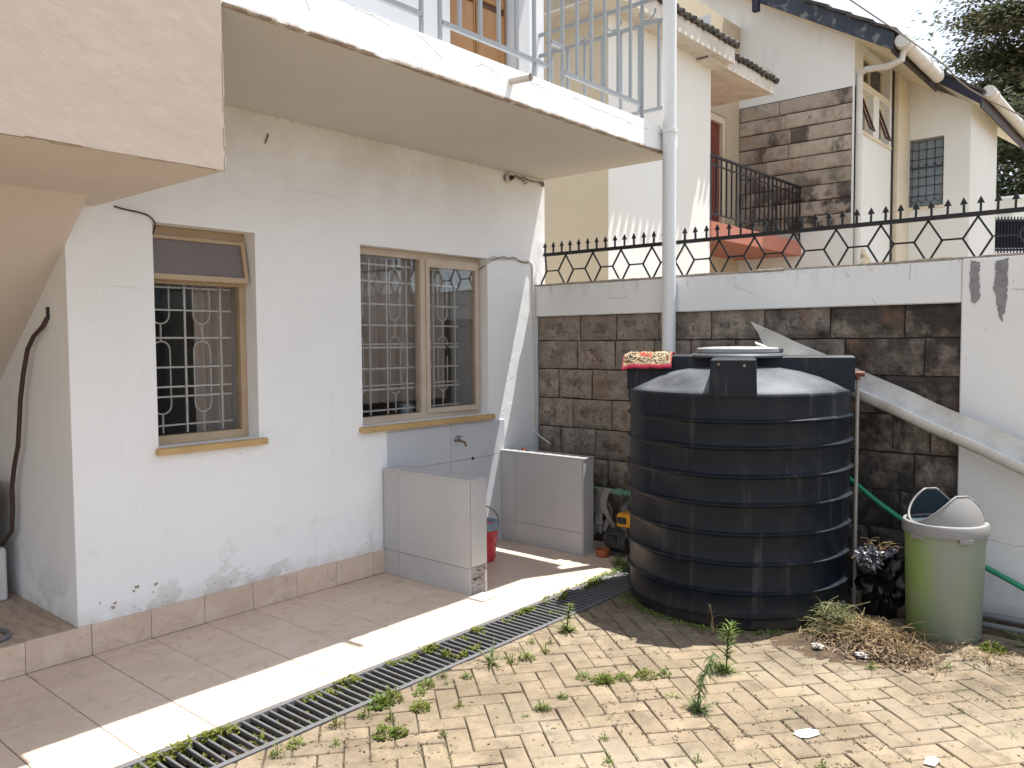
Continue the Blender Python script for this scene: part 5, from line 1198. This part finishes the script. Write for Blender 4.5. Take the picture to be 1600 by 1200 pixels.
# balcony slab and railing
MB().box(10.237,13.60,YF-.02,6.305,3.01,3.24).obj('balcony_slab', M['coral'], nh)
rl = MB().box(10.24,13.43,YF-.02,YF+.02,4.115,4.145).box(10.24,11.72,YF-.01,YF+.01,4.0,4.02).box(11.9,12.2,YF-.01,YF+.01,4.0,4.02).box(12.35,13.42,YF-.01,YF+.01,4.0,4.02).box(10.24,13.43,YF-.01,YF+.01,3.335,3.355).obj('balcony_railing', M['iron'], nh)
for k, x in enumerate([10.25,10.42,10.57,10.73,10.89,11.05,11.19,11.36,11.52,11.68,11.84,12.01,12.17,12.31,12.47,12.63,12.8,12.95,13.11,13.28,13.41]):
    post = k in (0, 5, 6, 12, 13, 20)
    MB().box(x-(.018 if post else .010), x+(.018 if post else .010), YF-.009, YF+.009, 3.241 if post else 3.3555, 4.1145).obj('baluster', M['iron'], rl)
# windowed wall facing the yard
YW = 4.38
w = MB()
UX = [XW,13.86,14.42,14.72,15.30,16.17]; VZ = [0,5.0,5.68,5.79,6.33,6.5]
holed(w, 1, YW, UX, VZ, {(1,1),(3,1),(1,3),(2,3),(3,3)})
for (x0, x1, z0, z1) in ((13.86,14.42,5.0,5.68),(14.72,15.30,5.0,5.68),(13.86,15.30,5.79,6.33)):
    for q in (((x0,z0),(x0,z1)),((x1,z0),(x1,z1)),((x0,z0),(x1,z0)),((x0,z1),(x1,z1))):
        (a, za), (b2, zb_) = q; w.quad((a,YW,za),(b2,YW,zb_),(b2,YW+.2,zb_),(a,YW+.2,za))
w.obj('window_wall', M['nwall'], nh, recalc=False)
for (x0, x1, z0, z1) in ((13.86,14.42,5.0,5.68),(14.72,15.30,5.0,5.68),(13.86,15.30,5.79,6.33)):
    wn_ = MB().box(x0,x0+.05,YW+.12,YW+.19,z0,z1).box(x1-.05,x1,YW+.12,YW+.19,z0,z1).box(x0+.05,x1-.05,YW+.12,YW+.19,z0,z0+.05).box(x0+.05,x1-.05,YW+.12,YW+.19,z1-.05,z1).box((x0+x1)/2-.02,(x0+x1)/2+.02,YW+.12,YW+.19,z0+.05,z1-.05).obj('window', M['ntrim'], nh)
    MB().box(x0+.05,x1-.05,YW+.15,YW+.16,z0+.05,z1-.05).obj('pane', M['nglass'], wn_)
    MB().box(x0+.02,x1-.02,YW+.195,YW+.20,z0,z1).obj('dark_interior', M['dark'], wn_)
    if z1 < 5.7:
        b = MB().box(x0+.05,x0+.09,YW+.09,YW+.12,5.02,5.62).box(x1-.30,x1-.26,YW+.09,YW+.12,5.02,5.62).box(x0+.09,x1-.30,YW+.09,YW+.12,5.02,5.06).box(x0+.09,x1-.30,YW+.09,YW+.12,5.58,5.62)
        for i, p in enumerate(b.v): dz = p[2]-5.62; b.v[i] = (p[0], p[1]+dz*.35, p[2])
        b.obj('open_sash', M['brownd'], wn_)
MB().cbox(13.80,15.36,YW-.03,YW-.001,4.94,4.995,.005).obj('window_sill', M['ntrim'], nh)
MB().cbox(13.80,15.36,YW-.02,YW-.001,5.70,5.77,.004).obj('transom', M['ntrim'], nh)
MB().cbox(15.50,16.165,YW-.10,YW-.001,0,6.48,.006).obj('pilaster', M['ntrim'], nh)
MB().box(15.43,15.47,YW-.03,YW-.001,0,6.4).obj('dark_cable', M['cabled'], nh)
# projecting bay with grilled window
w = MB(); X2 = 16.17; YC = 3.28
holed(w, 0, X2, [YC,3.70,4.285,YW-.1], [0,4.02,5.245,5.70], {(1,1)})
w.quad((X2,YC,5.70),(X2,YW,5.70),(X2,YW,6.40),(X2,YC,5.72))
for q in (((3.70,4.02),(3.70,5.245)),((4.285,4.02),(4.285,5.245)),((3.70,4.02),(4.285,4.02)),((3.70,5.245),(4.285,5.245))):
    (a, za), (b2, zb_) = q; w.quad((X2,a,za),(X2,b2,zb_),(X2+.14,b2,zb_),(X2+.14,a,za))
w.quad((X2,YC,0),(18.45,YC,0),(18.45,YC,5.80),(X2,YC,5.72)); w.quad((18.45,YC,0),(18.45,9,0),(18.45,9,6),(18.45,YC,6))
w.obj('bay_wall', M['nwall'], nh, recalc=False)
wn_ = MB().box(X2+.08,X2+.13,3.702,3.74,4.022,5.243).box(X2+.08,X2+.13,4.245,4.283,4.022,5.243).box(X2+.08,X2+.13,3.74,4.245,4.022,4.06).box(X2+.08,X2+.13,3.74,4.245,5.205,5.243).obj('window', M['grey'], nh)
MB().box(X2+.10,X2+.11,3.74,4.245,4.06,5.205).obj('pane', M['nglass'], wn_)
MB().box(X2+.118,X2+.128,3.741,4.244,4.061,5.204).obj('net_curtain', M['fascia'], wn_)
gb = MB()
for z in (4.22,4.40,4.56,4.72,4.88,5.05): gb.box(X2+.055,X2+.067,3.71,4.28,z-.006,z+.006)
for y in (3.86,4.0,4.13): gb.box(X2+.068,X2+.078,y-.005,y+.005,4.2,5.2)
for y in (3.79,3.93,4.07,4.2):
    gb.tube([(X2+.06,y+.065*math.cos(a),4.18+.07*math.sin(a)) for a in [math.pi+i*math.pi/6 for i in range(7)]],.006,5); gb.tube([(X2+.06,y+.065*math.cos(a),4.80+.07*math.sin(a)) for a in [math.pi+i*math.pi/6 for i in range(7)]],.006,5)
gb.obj('grille', M['iron'], wn_)
MB().box(X2-.02,X2-.001,3.67,4.31,3.97,4.015).obj('window_sill', M['ntrim'], nh)
# main roof : barge board, courses, soffit, fascia
sl = (7.263-5.957)/(5.942-3.765)
def zr(y): return 5.957+sl*(y-3.765)
b = MB(); b.add([(13.10,3.72,zr(3.72)),(13.10,11,zr(11)),(13.10,11,zr(11)+.38),(13.10,3.72,zr(3.72)+.26),(13.14,3.72,zr(3.72)),(13.14,11,zr(11)),(13.14,11,zr(11)+.38),(13.14,3.72,zr(3.72)+.26)],[(0,1,2,3),(7,6,5,4),(0,4,5,1),(3,2,6,7),(0,3,7,4),(1,5,6,2)]); b.obj('barge_board', M['barge'], nh)
for k in range(22):
    y = 3.66+k*.33; z = zr(y)+.27+.02; x0 = 13.06-rnd(0,.03)
    for (xa, xb) in ((x0, 14.4), (14.403, 15.85), (15.853, 18.0)):
        if k > 2 or xb < 16: MB().add([(xa,y,z),(xb,y,z),(xb,y+.40,z+.40*sl-.03),(xa,y+.40,z+.40*sl-.03),(xa,y,z+.045),(xb,y,z+.045),(xb,y+.40,z+.40*sl+.012),(xa,y+.40,z+.40*sl+.012)],[(0,3,2,1),(4,5,6,7),(0,1,5,4),(1,2,6,5),(2,3,7,6),(3,0,4,7)]).obj('roof_tile', M['rooft'], nh)
MB().quad((13.14,3.76,zr(3.76)+.02),(18,3.76,zr(3.76)+.02),(18,11,zr(11)+.02),(13.14,11,zr(11)+.02)).obj('soffit', M['ntrim'], nh, recalc=False)
MB().box(13.141,15.72,3.725,3.755,zr(3.72)-.02,zr(3.72)+.235).obj('fascia', M['dkbrown'], nh)
MB().box(12.96,13.06,5.78,5.88,7.02,7.20).obj('purlin_end', M['navy'], nh)
def gutter(x0, x1, y, z, r_, nm):
    gt = MB().tube([(x0,y,z),(x1,y,z-.02)], r_, 16).obj(nm, M['gutter'], nh, smooth=40)
    for x in (x0+.08, x0+.35, (x0+x1)/2+.3, x1-.12): MB().tube([(x,y,z),(x+.04,y,z)], r_+.014, 16).obj('bracket', M['gutter'], gt, smooth=40)
gutter(13.16, 15.32, 3.62, 6.06, .095, 'gutter')
t_ = MB().tube([(13.36,3.64,5.99),(13.36,3.66,5.84),(13.40,3.85,5.80),(13.47,4.22,5.84),(13.52,4.32,5.80),(13.52,4.325,5.6),(13.52,4.325,0)],.05,12).obj('downpipe', M['gutter'], nh, smooth=50)
MB().tube([(13.75,4.30,2.9),(15.2,4.28,2.0)],.055,10).tube([(13.75,4.32,3.05),(15.3,4.30,2.3)],.045,10).obj('waste_pipe', M['ntrim'], nh, smooth=50)
# bay roof
def zr2(y): return 5.582+.74*(y-3.07)
b = MB(); b.add([(15.70,3.03,zr2(3.03)),(15.70,4.5,zr2(4.5)),(15.70,4.5,zr2(4.5)+.20),(15.70,3.03,zr2(3.03)+.20),(15.75,3.03,zr2(3.03)),(15.75,4.5,zr2(4.5)),(15.75,4.5,zr2(4.5)+.20),(15.75,3.03,zr2(3.03)+.20)],[(0,1,2,3),(7,6,5,4),(0,4,5,1),(3,2,6,7),(0,3,7,4),(1,5,6,2)]); b.obj('bay_barge_board', M['navy'], nh)
for k in range(5):
    y = 2.98+k*.30; z = zr2(y)+.22
    MB().add([(15.66,y,z),(20.5,y,z),(20.5,y+.36,z+.26-.03),(15.66,y+.36,z+.26-.03),(15.66,y,z+.045),(20.5,y,z+.045),(20.5,y+.36,z+.266+.012),(15.66,y+.36,z+.266+.012)],[(0,3,2,1),(4,5,6,7),(0,1,5,4),(1,2,6,5),(2,3,7,6),(3,0,4,7)]).obj('bay_roof_tile', M['rooft'], nh)
MB().quad((15.75,3.08,zr2(3.08)+.02),(20.5,3.08,zr2(3.08)+.02),(20.5,4.6,zr2(4.6)+.02),(15.75,4.6,zr2(4.6)+.02)).obj('bay_soffit', M['ntrim'], nh, recalc=False)
MB().box(15.751,20.5,3.035,3.065,zr2(3.03)-.03,zr2(3.03)+.18).obj('bay_fascia', M['dkbrown'], nh)
gutter(15.78, 20.5, 2.95, 5.78, .095, 'bay_gutter')

# far yard gate, tub and tree
gt = thing('slatted_gate', 'dark navy slatted metal gate beyond the corner of the neighbour house', 'gate', (20.6,3.2,3.9))
for k in range(26):
    s = k/25; x, y = 19.9+1.2*s, 3.72-1.3*s; MB().box(x-.018,x+.018,y-.012,y+.012,3.45,4.22+.0*s).obj('slat', M['navy'], gt)
MB().bar((19.88,3.74,3.52),(21.12,2.40,3.52),.04,.05).bar((19.88,3.74,4.14),(21.12,2.40,4.14),.04,.05).obj('frame', M['navy'], gt)
MB().bar((19.90,3.76,3.84),(21.1,2.46,3.84),.012,.56).obj('backing_sheet', M['navy'], gt)
tag(MB().box(19.7,22.5,3.9,4.0,0,3.42).bar((19.8,3.78,1.7),(21.5,1.94,1.7),.1,3.42).obj('low_wall', M['nwall'], loc=(20.5,3.2,0)), 'white low wall carrying the navy slatted gate', 'wall')
tag(MB().lathe([(0,0),(.20,0),(.24,.1),(.33,.42),(.36,.44),(.36,.48),(.32,.48),(.2,.05),(0,.05)],28,(21.5,3.72,4.30)).lathe([(0,-4.3),(.1,-4.3),(.1,.02),(0,.02)],10,(21.5,3.72,4.30)).obj('white_tub', M['nwall'], loc=(21.5,3.72,4.3), smooth=40), 'flared white tub above the far navy gate', 'tub')
tag(MB().box(23.2,26,3.0,5.0,0,5.0).box(23.0,26.2,2.8,5.2,5.0,5.08).obj('outbuilding', M['fascia'], loc=(24.5,4,0)), 'small pale flat-roofed outbuilding beyond the navy gate', 'building')

def tree(nm, label, base, h, ctr, rad, nclump, nleaf, m, seed, ls, cut=None):
    random.seed(seed); t = thing(nm, label, 'tree', base, 'trees beyond the neighbour house')
    base = Vector(base); top = Vector(ctr); tr = MB().tube([base, base+(top-base)*.35+Vector((.2,.1,0)), base+(top-base)*.75, top], .32, 10, r1=.09)
    cl = []
    for k in range(nclump):
        while True:
            d = Vector((rnd(-1,1), rnd(-1,1), rnd(-1,1)))
            if .25 < d.length < 1: break
        c = top+Vector((d.x*rad[0], d.y*rad[1], d.z*rad[2]))
        if mnoise.noise(c*.45+Vector((seed,0,0))) < -.08: continue
        cl.append(c)
        if k % 2 == 0:
            s = base+(top-base)*rnd(.5,.95); tr.tube([s, (s+c)/2+Vector((0,0,.3)), c], .07, 5, r1=.015)
    tr.obj('trunk', M['bark'], t, smooth=60)
    b = MB(); per = max(1, nleaf//max(1, len(cl)))
    for c in cl:
        rs_ = rnd(.35,.85)
        for k in range(per):
            p = c+Vector((random.gauss(0,1)*rs_, random.gauss(0,1)*rs_, random.gauss(0,1)*rs_*.34))
            a = rnd(0,6.283); d = Vector((math.cos(a), math.sin(a), rnd(-.6,.3))); s = d.cross(Vector((rnd(-.5,.5),rnd(-.5,.5),1))).normalized(); L_ = ls*rnd(.6,1.4); w_ = L_*.45
            b.add([p, p+d*L_*.5+s*w_/2, p+d*L_, p+d*L_*.5-s*w_/2], [(0,1,2,3)])
    o = b.obj('crown', m, t, recalc=False); return t
tree('garden_tree', 'tall grey green tree rising behind the bay gutter of the neighbour house', (38.5,4.3,0), 16, (38.5,4.4,12.6), (4.2,3.7,5.0), 230, 84000, M['fol'], 5, .22)
tree('garden_tree', 'lower dark tree below the eave behind the navy gate', (31.,4.2,0), 8, (31.,4.6,6.6), (2.4,2.6,2.8), 90, 14000, M['fold'], 8, .22)
cable('overhead_wire', [(5.0,7.0,8.6),(9.412,3.17,5.40),(10.05,2.40,4.72),(10.641,1.637,4.06),(13.5,-2.2,1.9)], .008, M['cable'], 'grey overhead wire sloping down in front of the gutters', 'wire')
